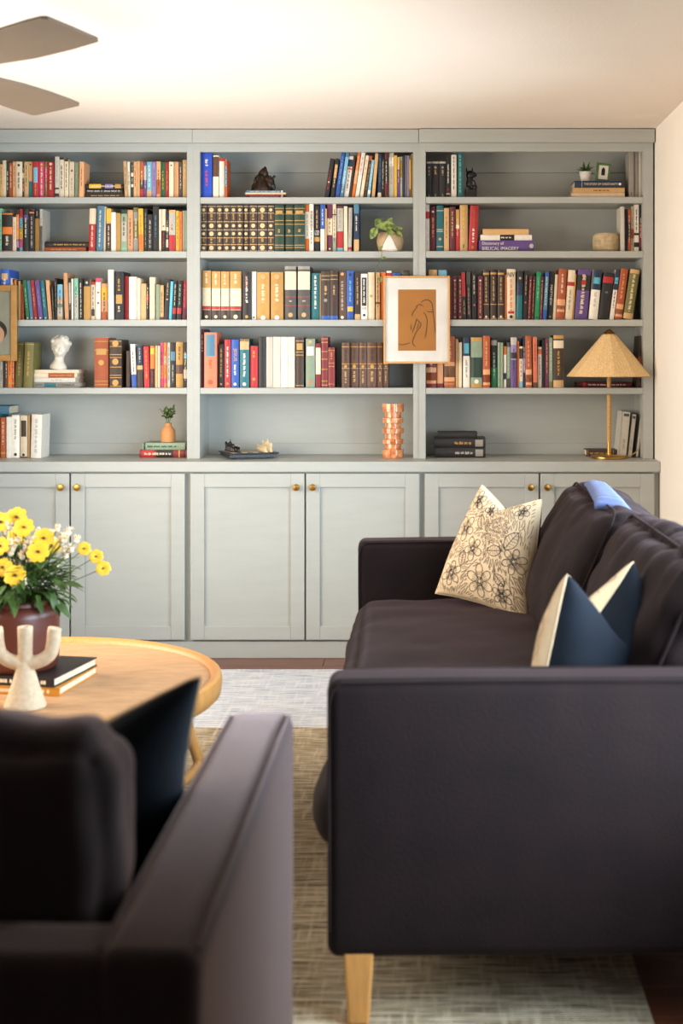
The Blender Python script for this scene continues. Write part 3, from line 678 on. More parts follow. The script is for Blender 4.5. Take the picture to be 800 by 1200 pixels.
stack([(405,775,'purple','w:BIBLICAL IMAGERY:.28-.94:white:.30:-.22;w:Dictionary of:.55-.94:white:.34:.20;d:.05:lgray;n',76,'purple flat book titled in white, bottom of stack, second shelf, right bookcase'),
       (415,760,'white','b:.34-.62:black;t:.38-.6:white',37,'white flat book with black label, middle of stack, second shelf, right bookcase'),
       (430,738,'tan','n',38,'tan-orange flat book on top of the stack, second shelf, right bookcase')], SZ[1], 6.34, 'flat books on the second shelf of the right bookcase', r1, s2)
row('right', 1, r2, .1875, [(572,596,385,'lgray','n',-2,-.02),(599,614,400,'navy','n'),(615,634,400,'rust','b:.3-.7:umber'),(635,653,385,'cream','b:.3-.5:rust'),(654,684,373,'white','b:.1-.2:black;b:.35-.4:black;t:.4-.9:black'),(686,704,378,'black','b:.1-.6:dred')])
r3 = (490, 300); r4 = (620, 300)
mar = 'd:.9:white;t:.15-.85:peach;d:.06:peach'
row('right', 2, r3, s2, [
 (55,66,140,'maroon','n'),(69,125,92,'tan','n'),(132,190,95,'sky','n'),(193,209,130,'maroon','n'),(211,226,150,'maroon','n'),(228,262,135,'maroon',mar),(264,296,135,'maroon',mar),
 (298,322,105,'black','b:.48-.98:red;t:.1-.4:tan',-10),(326,354,98,'black','b:.72-.97:dgray;t:.1-.65:tan',-6),(360,391,98,'black','t:.5-.9:cream;d:.3:salmon',-3),(398,431,135,'maroon',mar)] +
 [(a, b, t, 'umber', 'b:.9-.94:gold;g:.02,.30:tan;t:.35-.85:tan;d:.06:cream') for a, b, t in ((433,475,92),(483,525,90),(531,574,92))] +
 [(578,590,125,'orange','n'),(592,650,88,'cream','W:NIV:.84-.94:black;t:.15-.8:orange;i:.12-.17:red;d:.06:black'),(653,694,100,'black','b:.0-.5:teal;b:.5-.75:navy;d:.85:lgray',8),
  (700,726,98,'black','d:.35:salmon;t:.5-.9:tan',10),(730,750,135,'maroon',mar,12),(753,772,135,'maroon',mar,12)])
row('right', 2, r4, .1875, [
 (31,60,100,'emerald','t:.4-.9:mint;d:.05:dgreen',14),(62,79,130,'maroon',mar,12),(83,107,100,'blue','b:.2-.9:steel;t:.3-.9:white',17),(112,143,97,'black','w:MATTHEW:.3-.72:white:.45;d:.06:gold',15),
 (146,164,115,'cream','n',15),(166,217,82,'rust','t:.5-.9:cream;b:.15-.4:peach;b:.2-.28:rust',19),(219,266,88,'cream','b:.68-.76:red;t:.2-.6:gray',23),(267,275,112,'yellow','n',19),
 (279,360,85,'purple','b:.58-.89:black;t:.1-.9:cream;d:.74:red',26),(369,425,88,'white','b:.6-1:navy;i:.72-.85:cyan;t:.25-.55:lgray',30),(429,494,105,'black','b:.78-.91:red;t:.55-.6:steel;n',36),
 (499,527,88,'white','b:.6-1:navy;i:.72-.85:cyan',40),(531,577,80,'rust','t:.4-.9:peach;b:.05-.3:peach;b:.1-.2:rust',42),(583,644,85,'olive','b:.92-1:tan;b:.0-.12:tan;t:.15-.9:cream',47)])
row('right', 3, r3, s2, [
 (53,121,545,'dred','b:.08-.40:peach;b:.14-.3:rust'),(123,167,548,'dred','b:.08-.5:peach;n'),(173,244,538,'rust','b:.12-.5:peach;b:.06-.08:gold;b:.2-.42:brown;t:.55-.9:cream'),(249,268,555,'tan','n'),(270,292,578,'cream','n'),
 (299,345,545,'white','b:.63-1:navy;i:.68-.88:cyan;t:.2-.55:gray'),(351,427,545,'sage','b:.0-.07:gold;b:.92-1:gold;b:.2-.6:dgreen;d:.12:white;n'),(432,480,535,'rust','b:.05-.35:peach;b:.1-.25:rust;t:.4-.9:peach'),
 (486,527,548,'black','b:.0-.4:green;t:.2-.7:mint;b:.85-.95:gray'),(531,548,578,'sage','n'),(550,567,580,'sage','n'),(570,589,605,'white','b:.8-1:orange;b:.2-.35:navy;n'),(591,616,578,'dgray','b:.2-.9:sage;t:.2-.9:lgray'),
 (619,659,545,'lav','b:.0-.55:purple;b:.85-1:lgray;b:.58-.7:black'),(661,674,570,'orange','n'),(676,699,605,'cream','b:.7-.95:umber;b:.0-.15:sky'),(700,716,550,'navy','b:.3-.6:lav'),(719,761,535,'rust','b:.05-.35:peach;b:.1-.25:rust;t:.4-.9:peach',-3)])
row('right', 3, r4, .1875, [(25,52,505,'salmon','t:.5-.85:maroon;b:.0-.1:brown',-4),(54,77,568,'white','b:.82-.95:orange;t:.2-.75:navy'),(79,97,525,'black','n'),(99,121,515,'plum','t:.3-.9:tan'),(123,146,510,'sage','b:.0-.12:olive;t:.3-.9:cream'),
 (150,214,495,'umber','b:.0-.14:tan;b:.75-.9:cream;b:.93-1:gold;t:.2-.7:gold'),(672,700,500,'umber','b:.2-.6:rust;n',14)])
stack([(300,640,'maroon','b:.85-.9:red;t:.1-.8:white',30,'dark red flat book half hidden by the lamp shade, fourth shelf, right bookcase')], SZ[3], 6.40, 'flat book behind the lamp shade', r4, .1875)
rb = (490, 455)
stack([(50,203,'black','i:.05-.2:gray;t:.25-.6:lgray;n',29,'black leather flat book, bottom of the stack of three on the countertop'),
       (48,203,'black','i:.05-.2:gray;t:.25-.6:gold;n',29,'black leather flat book, middle of the stack of three on the countertop'),
       (58,178,'black','n',18,'small black flat book on top of the stack of three on the countertop')], CT, 6.36, 'black books stacked on the countertop', rb, .3875)
stack([(508,610,'umber','g:.03,.2,.95:gold;t:.3-.9:gold',20,'black and gold flat book behind the lamp base on the countertop')], CT, 6.43, 'flat book behind the lamp base', rb, .3875)
for i, (x0, x1, yt, ln) in enumerate(((425, 476, 640, 30), (485, 512, 655, 34), (541, 557, 645, 34))):
    Y = 6.36 + .01*i; u0, u1 = 650+x0*.175, 650+x1*.175; h = ZZ(370+yt*.175, Y) - CT; an = math.atan2(ln*.175*Y/F, h); w = (XX(u1, Y)-XX(u0, Y))*.95
    place_book(XX(u1, Y)-w/2, Y, CT+.0008+w/2*math.sin(an), w, .19, h-.004, 'lgray', 'i:.90-.96:dgray;t:.15-.4:gray;n',
               '%s pale grey leaning magazine from the left, beside the lamp on the countertop' % ORD[i], 'grey magazines beside the lamp', (0, an, 0), True, name='magazine')

# ------------------------------------------------------------------ shelf ornaments
def remesh(o, vox, sm=4):
    m = o.modifiers.new('remesh', 'REMESH'); m.mode = 'VOXEL'; m.voxel_size = vox; m.use_smooth_shade = True
    if sm: s = o.modifiers.new('smooth', 'SMOOTH'); s.iterations = sm; s.factor = .5
    return o
# white head bust
bz = zst + .0006; bx = XX(68, 6.39)
b = MB(); k = 1.0
b.lathe([(.034, .0), (.036, .012), (.030, .022), (.021, .036), (.019, .05), (.022, .062)], 20, (.0, .0, 0))
b.ball((0, -.006, .088), .030, (1, 1.05, 1.28), 20, 14)        # face
b.ball((.0, .012, .106), .038, (1.05, 1.05, .95), 20, 14)      # skull
b.ball((0, -.028, .070), .012, (1.1, .8, .9)); b.ball((0, -.037, .087), .0055, (.8, 1, 1.9)); b.ball((0, -.036, .080), .0055, (1.1, 1, .7))
for s in (-1, 1):
    b.ball((s*.011, -.031, .098), .007, (1.4, .7, .5)); b.ball((s*.014, -.029, .082), .009, (1, .7, 1)); b.ball((s*.032, .004, .09), .008, (.5, 1, 1.5))
b.ball((0, -.034, .0725), .0065, (1.5, .7, .45))
for i in range(46):
    a = rnd.uniform(0, 2*math.pi); e = rnd.uniform(.15, 1.2)
    if math.sin(a) < -.55 and e < .5: continue
    p = (math.cos(a)*math.cos(e)*.037, .010+math.sin(a)*math.cos(e)*.037, .108+math.sin(e)*.034)
    b.ball(p, rnd.uniform(.007, .011), (1, 1, 1), 8, 6)
o = b.build('bust', M_plaster, loc=(bx, 6.39, bz), rot=(0, R(6), R(14))); remesh(o, .0016, 1); o.scale = (1.06, 1.06, 1.06)
tag(o, 'white plaster head bust with curly hair, standing on stacked flat books', 'bust')
# dark bear
zbear = SZ[0] + (13*3+14)*.175*6.36/F + .0028
s = 260.0
b = MB()
b.lathe([(.052, 0), (.050, .012), (.034, .045), (.020, .075), (.012, .095)], 20, (-.010, 0, 0)); b.ball((-.030, 0, .02), .030, (1.0, .9, .8)); b.ball((.016, 0, .048), .027, (1, .9, 1)); b.ball((.014, 0, .028), .036, (1, .85, .8)); b.ball((-.018, 0, .048), .034, (.9, .8, 1.0), rot=Matrix.Rotation(R(30), 3, 'Y')); b.ball((-.002, 0, .080), .021, (1, .9, 1.3))
b.ball((.004, 0, .102), .009, (1, 1, 1.5)); b.ball((.026, -.006, .046), .020, (1.1, .9, 1.1), rot=Matrix.Rotation(R(40), 3, 'Y')); b.ball((.041, -.010, .026), .011, (1, .9, 1.7), rot=Matrix.Rotation(R(-20), 3, 'Y'))
b.ball((.045, -.010, .012), .007); b.ball((.045, .002, .068), .0075, (1, .6, 1)); b.ball((.030, -.016, .066), .006, (1, .6, 1)); b.ball((.02, 0, .012), .022, (1.4, .9, .6))
for q in range(26):
    b.ball((rnd.uniform(-.045, .01), rnd.uniform(-.03, .03), rnd.uniform(.01, .07)), .008, (.7, .7, 1.4), 6, 5)
o = b.build('bear_figurine', M_bear, loc=(XX(309.5, 6.42), 6.42, zbear)); remesh(o, .0025, 2)
tag(o, 'dark carved bear figurine sitting on flat books on the top shelf', 'figurine')
# small black seated animal
b = MB()
b.box(-.026, .026, -.022, .022, 0, .040, bev=.006); b.ball((-.004, 0, .060), .020, (.9, .9, 1.5)); b.ball((-.004, -.004, .095), .018, (1, .9, 1.1))
b.ball((.014, -.008, .096), .010, (1.3, .9, .9)); b.ball((.012, -.008, .104), .007)
for s_ in (-1, 1): b.ball((-.006+s_*.013, 0, .118), .005, (.8, .6, 2)); b.tube([(.010, s_*.010, .075), (.018, s_*.012, .055), (.014, s_*.012, .04)], .006, 8)
b.ball((.018, -.012, .046), .011, (1, 1, .6)); b.ball((-.012, -.018, .042), .008)
o = b.build('cat_figurine', M_blk, loc=(XX(551.5, 6.38), 6.38, SZ[0]+.0006)); remesh(o, .0025, 1); o.scale = (1.02, 1, 1.12)
tag(o, 'small black seated animal figurine beside the teal book, top shelf', 'figurine')
# orange turned onyx pillar
Yc = 6.37; sc_ = Yc/F; prof = [(0.001, 0)]; zz = 0
for v0, v1, r in ((537, 527.2, 12.6), (527.2, 520.6, 9.6), (520.6, 515.2, 12.4), (515.2, 508.6, 9.4), (508.6, 502.6, 12.6), (502.6, 496.2, 9.4), (496.2, 490.2, 12.2), (490.2, 483.2, 9.6), (483.2, 473.6, 12.8)):
    a, e = (537-v0)*sc_, (537-v1)*sc_; R_ = r*sc_
    prof += [(R_-.001, a), (R_, a+.0012), (R_, e-.0012), (R_-.001, e)]
prof.append((.001, prof[-1][1]))
o = MB().lathe(prof, 32, cap=False).build('onyx_candle_pillar', M_onyx, loc=(XX(460.2, Yc), Yc, CT+.0004), smooth=True)
tag(o, 'orange onyx pillar turned in stacked rings, standing on the countertop', 'ornament')
# trailing plant
pp = empty('geometric_planter', (XX(457, 6.36), 6.36, SZ[1]+.0006), label='tan rounded planter with a white triangle, second shelf of middle bookcase', cat='planter')
s36 = 6.36/F
MB().lathe([(.046, 0), (.052, .006), (.0605, .040), (.0605, .058), (.054, .082), (.050, .086), (.047, .082), (.054, .055), (.04, .02), (.001, .02)], 30).build('pot_body', M_tan, pp, smooth=True)
def on_pot(x, z, off=.0008):
    pr = [(0, .046), (.006, .052), (.040, .0605), (.058, .0605), (.082, .054), (.09, .05)]
    for (za, ra), (zb, rb_) in zip(pr, pr[1:]):
        if z <= zb: r = ra + (rb_-ra)*(z-za)/(zb-za); break
    r += off; x = max(-r*.99, min(r*.99, x)); return (x, -math.sqrt(r*r-x*x), z)
tri = MB(); N = 12
for i in range(N):
    za, zb = .001+.082*i/N, .001+.082*(i+1)/N
    la, ra = -.042+.036*za/.083, .036-.040*za/.083; lb, rb2 = -.042+.036*zb/.083, .036-.040*zb/.083
    M_ = 6
    for j in range(M_):
        f0, f1 = j/M_, (j+1)/M_
        tri.add([on_pot(la+(ra-la)*f0, za), on_pot(la+(ra-la)*f1, za), on_pot(lb+(rb2-lb)*f1, zb), on_pot(lb+(rb2-lb)*f0, zb)], [(0, 1, 2, 3)])
tag(tri.build('white_triangle', M_whp, pp), 'white triangle on the tan pot')
MB().lathe([(.0, .07), (.051, .07)], 20, cap=False).build('soil', M_yc, pp)
def leaf(mb, c, d, n, L, W, fold=.25, curl=.2, seg=6):
    """leaf from c along direction d with upward normal n"""
    c = Vector(c); d = Vector(d).normalized(); n = Vector(n); n = (n - d*n.dot(d)).normalized(); sd = d.cross(n)
    vs = []; fs = []
    for i in range(seg+1):
        t = i/seg; w = W*math.sin(math.pi*min(1, t*.94+.03))**.75*(1-.35*t)
        p = c + d*L*t - n*curl*L*t*t
        vs += [p - sd*w/2 + n*w*fold*.5, p, p + sd*w/2 + n*w*fold*.5]
    for i in range(seg):
        a = i*3; fs += [(a, a+1, a+4, a+3), (a+1, a+2, a+5, a+4)]
    mb.add(vs, fs)
pl_ = empty('trailing_plant', (XX(457, 6.36), 6.36, SZ[1]+.07), label='trailing green plant with mottled leaves growing out of the tan planter', cat='plant')
def P(u, v, Y=6.30): return Vector((XX(u, Y)-pl_.location.x, Y-6.36, ZZ(v, Y)-pl_.location.z))
for (u, v, Y, dx, dz, L, W) in ((445, 266, 6.295, 1, .12, .070, .060), (446, 268, 6.30, -.45, .8, .046, .044), (441, 267, 6.295, -.45, -.85, .056, .046), (461, 270, 6.32, .9, .25, .042, .030),
                             (450, 262, 6.33, -.9, .35, .046, .042), (452, 271, 6.30, .8, -.25, .040, .034), (455, 263, 6.35, .3, .6, .034, .034), (464, 272, 6.31, .7, -.5, .034, .026)):
    m = MB(); leaf(m, P(u, v, Y), (dx, -.15, dz), (-.1*dx, -1, .5), L, W, .25, .12); m.build('leaf', M_vleaf, pl_, smooth=True)
    MB().tube([P(457, 278, 6.36), P((u+457)/2, v-2, (Y+6.36)/2), P(u, v, Y)], .0014, 6).build('stem', M_stem, pl_)
vine = [P(456, 272, 6.32), P(452.5, 279, 6.284), P(448.5, 287, 6.28), P(446.6, 294, 6.28), P(447.2, 300, 6.275), P(445.5, 305, 6.275), P(441.2, 312.5, 6.275), P(440.3, 320, 6.275), P(443, 326, 6.275), P(446, 331, 6.27)]
MB().tube(vine, .0013, 6).build('vine', M_stem, pl_)
for (u, v, dx, dz) in ((448.5, 289, -.85, -.45), (447, 303, .9, .25), (445.5, 324, .15, -1)):
    m = MB(); leaf(m, P(u, v, 6.272), (dx, -.1, dz), (0, -1, .4), .023, .016, .25, .1); m.build('leaf', M_vleaf, pl_, smooth=True)
# peach bud vase
vz = CT + (57*.3)*6.36/F + .0022; vx = XX(197, 6.40)
MB_ = MB().lathe([(.0, 0), (.030, .0), (.0325, .003), (.033, .04), (.031, .055), (.022, .067), (.0155, .073), (.0150, .086), (.0165, .088), (.0135, .087), (.012, .07), (.0, .06)], 28, cap=False)
o = MB_.build('bud_vase', M_terra, loc=(vx, 6.40, vz), smooth=True); tag(o, 'small peach clay bud vase on flat books on the countertop', 'vase')
sp = empty('greenery_sprig', (vx, 6.40, vz+.088), label='short leafy sprigs standing in the peach bud vase', cat='plant')
for k in range(7):
    a = rnd.uniform(-1, 1); L = rnd.uniform(.045, .075); t = Vector((a*.5, rnd.uniform(-.4, .2), .75)).normalized()
    pts = [Vector((0, 0, -.02)), t*L*.5 + Vector((0, 0, .0)), t*L + Vector((a*.012, 0, .0))]
    MB().tube(pts, .001, 5).build('stem', M_stem, sp)
    m = MB()
    for j in range(9):
        p = t*L*(.35+.65*j/8); leaf(m, p, (rnd.uniform(-1, 1), rnd.uniform(-1, .6), rnd.uniform(-.1, .9)), (0, -.5, 1), .020, .013, .2, .2, 4)
    m.build('leaves', M_vleaf if k % 2 else M_leaf, sp)
# chess set
cy = 6.36; ca = XX(253, cy); cbd = XX(325, cy)
chx, chy, cha = -.825, 6.364, R(20)
cs = empty('chess_board', (chx, chy, CT+.0004), cha, 'black chess board raised on a grey tray, countertop of middle bookcase', 'board game')
W2 = .108
MB().box(-W2, W2, -.10, .10, .006, .022, bev=.002).build('board_base', M_navyl, cs)
MB().box(-W2-.008, W2+.008, -.108, .108, .022, .028, bev=.002).build('board_top', M_chess, cs)
MB().box(-W2+.03, W2-.03, -.07, .07, .0002, .006).build('board_foot', M_chess, cs)
sq = (2*W2-.02)/8; tl = {0: MB().box(0, sq-.0006, 0, .022, 0, .0012).mesh('square'), 1: MB().box(0, sq-.0006, 0, .022, 0, .0012).mesh('square')}
tl[0].materials.append(M_chessw); tl[1].materials.append(M_navyl)
for i in range(8):
    for j in range(8):
        o = bpy.data.objects.new('square', tl[(i+j) % 2]); sc.collection.objects.link(o); o.parent = cs; o.location = (-W2+.01+i*sq, -.09+j*.0226, .028)
def piece(hh, kind):
    m = MB(); m.lathe([(0, 0), (.0085, 0), (.0085, .003), (.005, .006), (.0038, hh*.55), (.006, hh*.62), (.0045, hh*.68), (.0062, hh*.84), (.003, hh*.95), (.0, hh)], 12, cap=False)
    if kind == 'king': m.box(-.001, .001, -.001, .001, hh-.002, hh+.006); m.box(-.003, .003, -.001, .001, hh+.001, hh+.003)
    if kind == 'knight': m.ball((.003, 0, hh*.85), .006, (1.3, .6, 1))
    if kind == 'rook': m.lathe([(.0, hh*.8), (.0065, hh*.8), (.0065, hh), (.004, hh), (.004, hh*.93), (0, hh*.93)], 10, cap=False)
    return m.mesh('chess_piece', True)
kinds = ['rook', 'knight', 'bishop', 'king', 'bishop', 'knight', 'rook', 'bishop']; hs = dict(rook=.032, knight=.038, bishop=.042, king=.050)
for side, m_, nm_, dx in ((-1, M_chess, 'dark brown', 0), (1, M_chessw, 'pale wooden', 0)):
    me = {k: piece(hs[k], k) for k in hs}; pw = piece(.026, 'pawn')
    for q in me.values(): q.materials.append(m_)
    pw.materials.append(m_)
    for j in range(8):
        for r_ in range(2):
            o = bpy.data.objects.new('chess_piece', me[kinds[j]] if r_ == 0 else pw); sc.collection.objects.link(o)
            pv = Matrix.Rotation(cha, 3, 'Z') @ Vector((side*(W2-.01-sq/2 - r_*sq*.98), -.079+j*.0226, 0)); o.location = (chx+pv.x, chy+pv.y, CT+.0298)
            tag(o, '%s chess %s on the %s side of the board on the countertop' % (nm_, 'pawn' if r_ else kinds[j], 'left' if side < 0 else 'right'), 'chess piece', '%s chess %s pieces' % (nm_, 'pawn' if r_ else kinds[j]))
# small things on the right bookcase
zt_ = SZ[0] + (30+35+42)*.1875*6.345/F + .0024
px_ = XX(685.8, 6.41)
o = MB().lathe([(0, 0), (.020, 0), (.0285, .046), (.0295, .047), (.0275, .044), (.02, .03), (0, .035)], 24, cap=False).build('small_white_pot', M_whp, loc=(px_, 6.41, zt_), smooth=True)
tag(o, 'small white pot on flat books beside the green frame, top shelf', 'pot')
g = empty('green_houseplant', (px_, 6.41, zt_+.04), label='tufty dark green plant growing in the small white pot', cat='plant')
for k in range(30):
    a = rnd.uniform(0, 6.28); e = rnd.uniform(.2, 1.3); d = Vector((math.cos(a)*math.cos(e), math.sin(a)*math.cos(e), math.sin(e)))
    m = MB(); leaf(m, d*.004, d, (0, 0, 1) if e < 1 else (0, 1, 0), rnd.uniform(.034, .052), .013, .2, .35, 4); m.build('leaf', M_leaf, g)
fx = XX(705.5, 6.40)
ff = empty('small_picture_frame', (fx, 6.395, zt_+.002), label='small green frame with a tiny figure picture, leaning on flat books', cat='picture frame', rot=(R(-10), R(6), 0))
fw, fh, fb = .066, .088, .011
m = MB().box(-fw/2, -fw/2+fb, 0, .008, 0, fh, bev=.001).box(fw/2-fb, fw/2, 0, .008, 0, fh, bev=.001).box(-fw/2+fb, fw/2-fb, 0, .008, 0, fb, bev=.001).box(-fw/2+fb, fw/2-fb, 0, .008, fh-fb, fh, bev=.001)
m.build('frame_moulding', M_green, ff)
MB().box(-fw/2+fb-.001, fw/2-fb+.001, .003, .006, fb-.001, fh-fb+.001).build('mount', M_mat, ff)
m = MB().box(-.008, .008, .002, .003, .030, .060).ball((0, .002, .062), .005, (1, .3, 1), 8, 6); m.build('picture', M_blk, ff)
MB().box(-fw/2+.004, fw/2-.004, .008, .012, .004, fh-.004).build('backing', M_frame, ff)
# ball of twine
cxv = XX(710, 6.38); o = empty('twine_roll', (cxv, 6.38, SZ[1]+.001), label='squat roll of natural twine on the second shelf, right bookcase', cat='ornament')
MB().lathe([(0, 0), (.050, .001), (.060, .010), (.0615, .04), (.060, .074), (.050, .084), (.012, .085), (.0, .08)], 32, cap=False).build('twine_core', M_twine, o, smooth=True)
for k in range(26):
    a0 = rnd.uniform(0, 6.28); z0 = rnd.uniform(.008, .055); z1 = z0 + rnd.uniform(-.01, .03); z1 = max(.006, min(.078, z1)); pts = []
    for i in range(15):
        t = i/14; a = a0 + t*3.1; z = z0 + (z1-z0)*t; r = .0618 if .01 < z < .074 else .060
        pts.append((r*math.cos(a), r*math.sin(a), z))
    MB().tube(pts, .0012, 5).build('strand', M_twine, o)
# table lamp
Yl = 6.33; lx = XX(713.5, Yl)
L = empty('table_lamp', (lx, Yl, CT+.0004), label='table lamp with pleated raffia cone shade on the countertop', cat='lamp')
MB().lathe([(0, 0), (.080, 0), (.083, .003), (.083, .009), (.079, .012), (.012, .0135), (.010, .018), (0, .018)], 40, cap=False).build('lamp_base', M_brass, L, smooth=True)
MB().lathe([(.0095, .014), (.0095, .072)], 16).build('brass_collar', M_brass, L, smooth=True)
MB().lathe([(.0105, .072), (.0100, .09), (.0105, .2), (.0100, .32), (.0105, .36)], 16).build('rattan_pole', M_rattan, L, smooth=True)
MB().lathe([(.0085, .36), (.0085, .50)], 16).build('upper_rod', M_brass, L, smooth=True)
zs0, zs1 = ZZ(441, Yl)-CT, ZZ(391, Yl)-CT; sh = MB(); n = 12; sub = 12
vs = []; fs = []; tot = n*sub
for (rr, z) in ((.1905, zs0), (.19, zs0+.003), (.027, zs1)):
    for i in range(tot):
        a = 2*math.pi*i/tot; loc_ = (i % sub)/sub; aa = 2*math.pi/n
        flat = math.cos(aa/2)/math.cos((loc_-.5)*aa); f = .55+.45*flat + (.004 if i % 2 else -.004)
        f = flat + (.003 if i % 2 else -.003)
        vs.append((rr*f*math.cos(a), rr*f*math.sin(a), z))
for j in range(2):
    for i in range(tot): k = (i+1) % tot; fs.append((j*tot+i, j*tot+k, (j+1)*tot+k, (j+1)*tot+i))
sh.add(vs, fs); o = sh.build('lamp_shade', M_raffia, L); mo = o.modifiers.new('s', 'SOLIDIFY'); mo.thickness = .0015
MB().tube([(.189*math.cos(2*math.pi*i/48), .189*math.sin(2*math.pi*i/48), zs0) for i in range(48)], .0016, 6, closed=True).build('shade_rim', M_rattan, L)
MB().lathe([(.031, zs1-.003), (.024, zs1+.004), (.005, zs1+.020), (.0, zs1+.022)], 12, cap=False).build('shade_cap', M_brass, L)
MB().tube([(.07, .02, .006), (.10, .02, .010), (.13, .03, .028), (.155, .10, .05)], .0022, 6).build('cord', M_rattan, L)

# ------------------------------------------------------------------ pictures hung on the stiles
def picture(u0, u1, v0, v1, yf, name, label, mould, bw, mw, art, artname):
    X0, X1 = XX(u0, yf), XX(u1, yf); Z0, Z1 = ZZ(v1, yf), ZZ(v0, yf); w, h = X1-X0, Z1-Z0
    f = empty(name, ((X0+X1)/2, yf, Z0), label=label, cat='picture')
    a = w/2; D = .022
    for (x0, x1, z0, z1) in ((-a, -a+bw, 0, h), (a-bw, a, 0, h), (-a+bw, a-bw, 0, bw), (-a+bw, a-bw, h-bw, h)):
        MB().box(x0, x1, 0, D, z0, z1, bev=.002).build('frame_rail', mould, f)
    MB().box(-a+bw-.001, a-bw+.001, .012, .014, bw-.001, h-bw+.001).build('mount' if mw else 'canvas_ground', M_mat, f)
    ax0, ax1, az0, az1 = (-a+bw+mw[0], a-bw-mw[1], bw+mw[2], h-bw-mw[3]) if mw else (-a+bw, a-bw, bw, h-bw)
    MB().box(ax0, ax1, .0105, .012, az0, az1).build(artname, art, f)
    MB().box(-a+bw, a-bw, .0050, .0065, bw, h-bw).build('glass', M_glass, f)
    MB().box(-a+.01, a-.01, D-.001, D+.002, .01, h-.01).build('backing', M_frame, f)
    return f, (ax0, ax1, az0, az1)
f, A = picture(449.2, 527.2, 323.2, 426.2, 6.272, 'framed_line_drawing', 'framed line drawing on ochre paper hung on the middle upright', M_frame, .0088, (.056, .054, .049, .052), M_kraft, 'ochre_paper')
strokes = [  # pixel polylines in a 800x862 crop, art area 218-492 x 243-676
 [(385,335),(400,322),(430,315),(452,328),(466,350),(470,400),(478,460),(488,550)],
 [(350,362),(352,375),(340,385),(325,405),(318,430)],
 [(402,405),(420,430),(428,470),(422,540),(412,585)],
 [(310,490),(312,530)],[(350,452),(345,480),(330,520),(322,545)],[(350,452),(368,468),(384,490),(372,515),(352,540),(335,575),(322,610),(330,635),(348,645)],
 [(366,482),(360,505),(350,520)],[(350,362),(365,350),(385,352),(400,360)],[(425,395),(445,402),(470,400)],[(225,630),(260,634),(300,620)]]
ink = MB()
for st in strokes:
    pts = []
    for x, yv in st:
        fx_ = (x-218)/274; fz = (676-yv)/433
        pts.append(Vector((A[0]+(A[1]-A[0])*fx_, .0100, A[2]+(A[3]-A[2])*fz)))
    sm = []                                              # smooth the polyline
    for i in range(len(pts)-1):
        p0, p1, p2, p3 = pts[max(0, i-1)], pts[i], pts[i+1], pts[min(len(pts)-1, i+2)]
        for k in range(5):
            t = k/5; sm.append(.5*((2*p1)+(-p0+p2)*t+(2*p0-5*p1+4*p2-p3)*t*t+(-p0+3*p1-3*p2+p3)*t**3))
    sm.append(pts[-1]); ink.tube(sm, .0015, 4)
ink.build('ink_drawing', M_ink, f)
M_paintg = mat('painted_canvas', '9c9a86', .8, scale=6, amount=.15)
M_skin = mat('painted_skin', 'd8a684', .8, scale=10, amount=.15)
M_hair = mat('painted_dark', '3c3226', .8, scale=10, amount=.2)
f, A = picture(-97, 19.6, 334, 423.3, 6.272, 'gold_framed_painting', 'gold framed portrait painting cut by the left edge of the photo', M_gold, .028, None, M_paintg, 'canvas')
xc = XX(-12, 6.272) - f.location.x; zc_ = ZZ(392, 6.272) - f.location.z
def disc(mb, cx, cz, rx, rz, y, n=24): mb.add([(cx, y, cz)] + [(cx+rx*math.cos(6.2832*i/n), y, cz+rz*math.sin(6.2832*i/n)) for i in range(n)], [(0, 1+i, 1+(i+1) % n) for i in range(n)])
m = MB(); disc(m, xc+.006, zc_+.016, .068, .054, .0102); m.build('painted_hair', M_hair, f)  # dark hair of the painted head
m = MB(); disc(m, xc, zc_, .062, .050, .0100); disc(m, xc-.03, zc_-.06, .05, .03, .0101); m.build('painted_face', M_skin, f)

# ------------------------------------------------------------------ ceiling fan
hub = (-1.297, 3.692); FZ = 2.08
fan = empty('ceiling_fan', (hub[0], hub[1], CZ-.0005), label='taupe three-blade ceiling fan at the upper left', cat='fan')
MB().lathe([(0, 0), (.065, 0), (.068, -.01), (.045, -.045), (.016, -.055), (.014, -.12)], 28, cap=False).build('canopy', M_fan, fan, smooth=True)
MB().lathe([(.012, -.05), (.012, -.17)], 14).build('downrod', M_fan, fan, smooth=True)
MB().lathe([(.0, -.16), (.05, -.165), (.085, -.19), (.09, -.235), (.085, -.27), (.06, -.295), (0, -.30)], 32, cap=False).build('motor_housing', M_fan, fan, smooth=True)
for k in range(3):
    a = R(-45 + 120*k + 1.6)
    out = [(.13, -.034), (.20, -.056), (.32, -.074), (.45, -.082), (.58, -.082), (.640, -.079), (.655, -.070), (.652, .0), (.646, .070), (.634, .080), (.52, .083), (.36, .078), (.20, .056), (.13, .034)]
    n = len(out); tilt = -R(10)
    def bp(r, w, dz): return (r, w*math.cos(tilt), w*math.sin(tilt)+dz)
    vs = [bp(r, w, .004) for r, w in out] + [bp(r, w, -.004) for r, w in out]
    fs = [tuple(range(n)), tuple(range(n, 2*n))[::-1]] + [(i, n+i, n+(i+1) % n, (i+1) % n) for i in range(n)]
    bl = MB().add(vs, fs).move(Matrix.Translation((0, 0, FZ-CZ)) @ Matrix.Rotation(a, 4, 'Z')).build('blade', M_fan, fan)
    bv = bl.modifiers.new('b', 'BEVEL'); bv.width = .002; bv.segments = 2
    MB().box(.07, .17, -.018, .018, -.004, .006, bev=.002).move(Matrix.Translation((0, 0, FZ-CZ+.008)) @ Matrix.Rotation(a, 4, 'Z')).build('blade_iron', M_fan, bl)

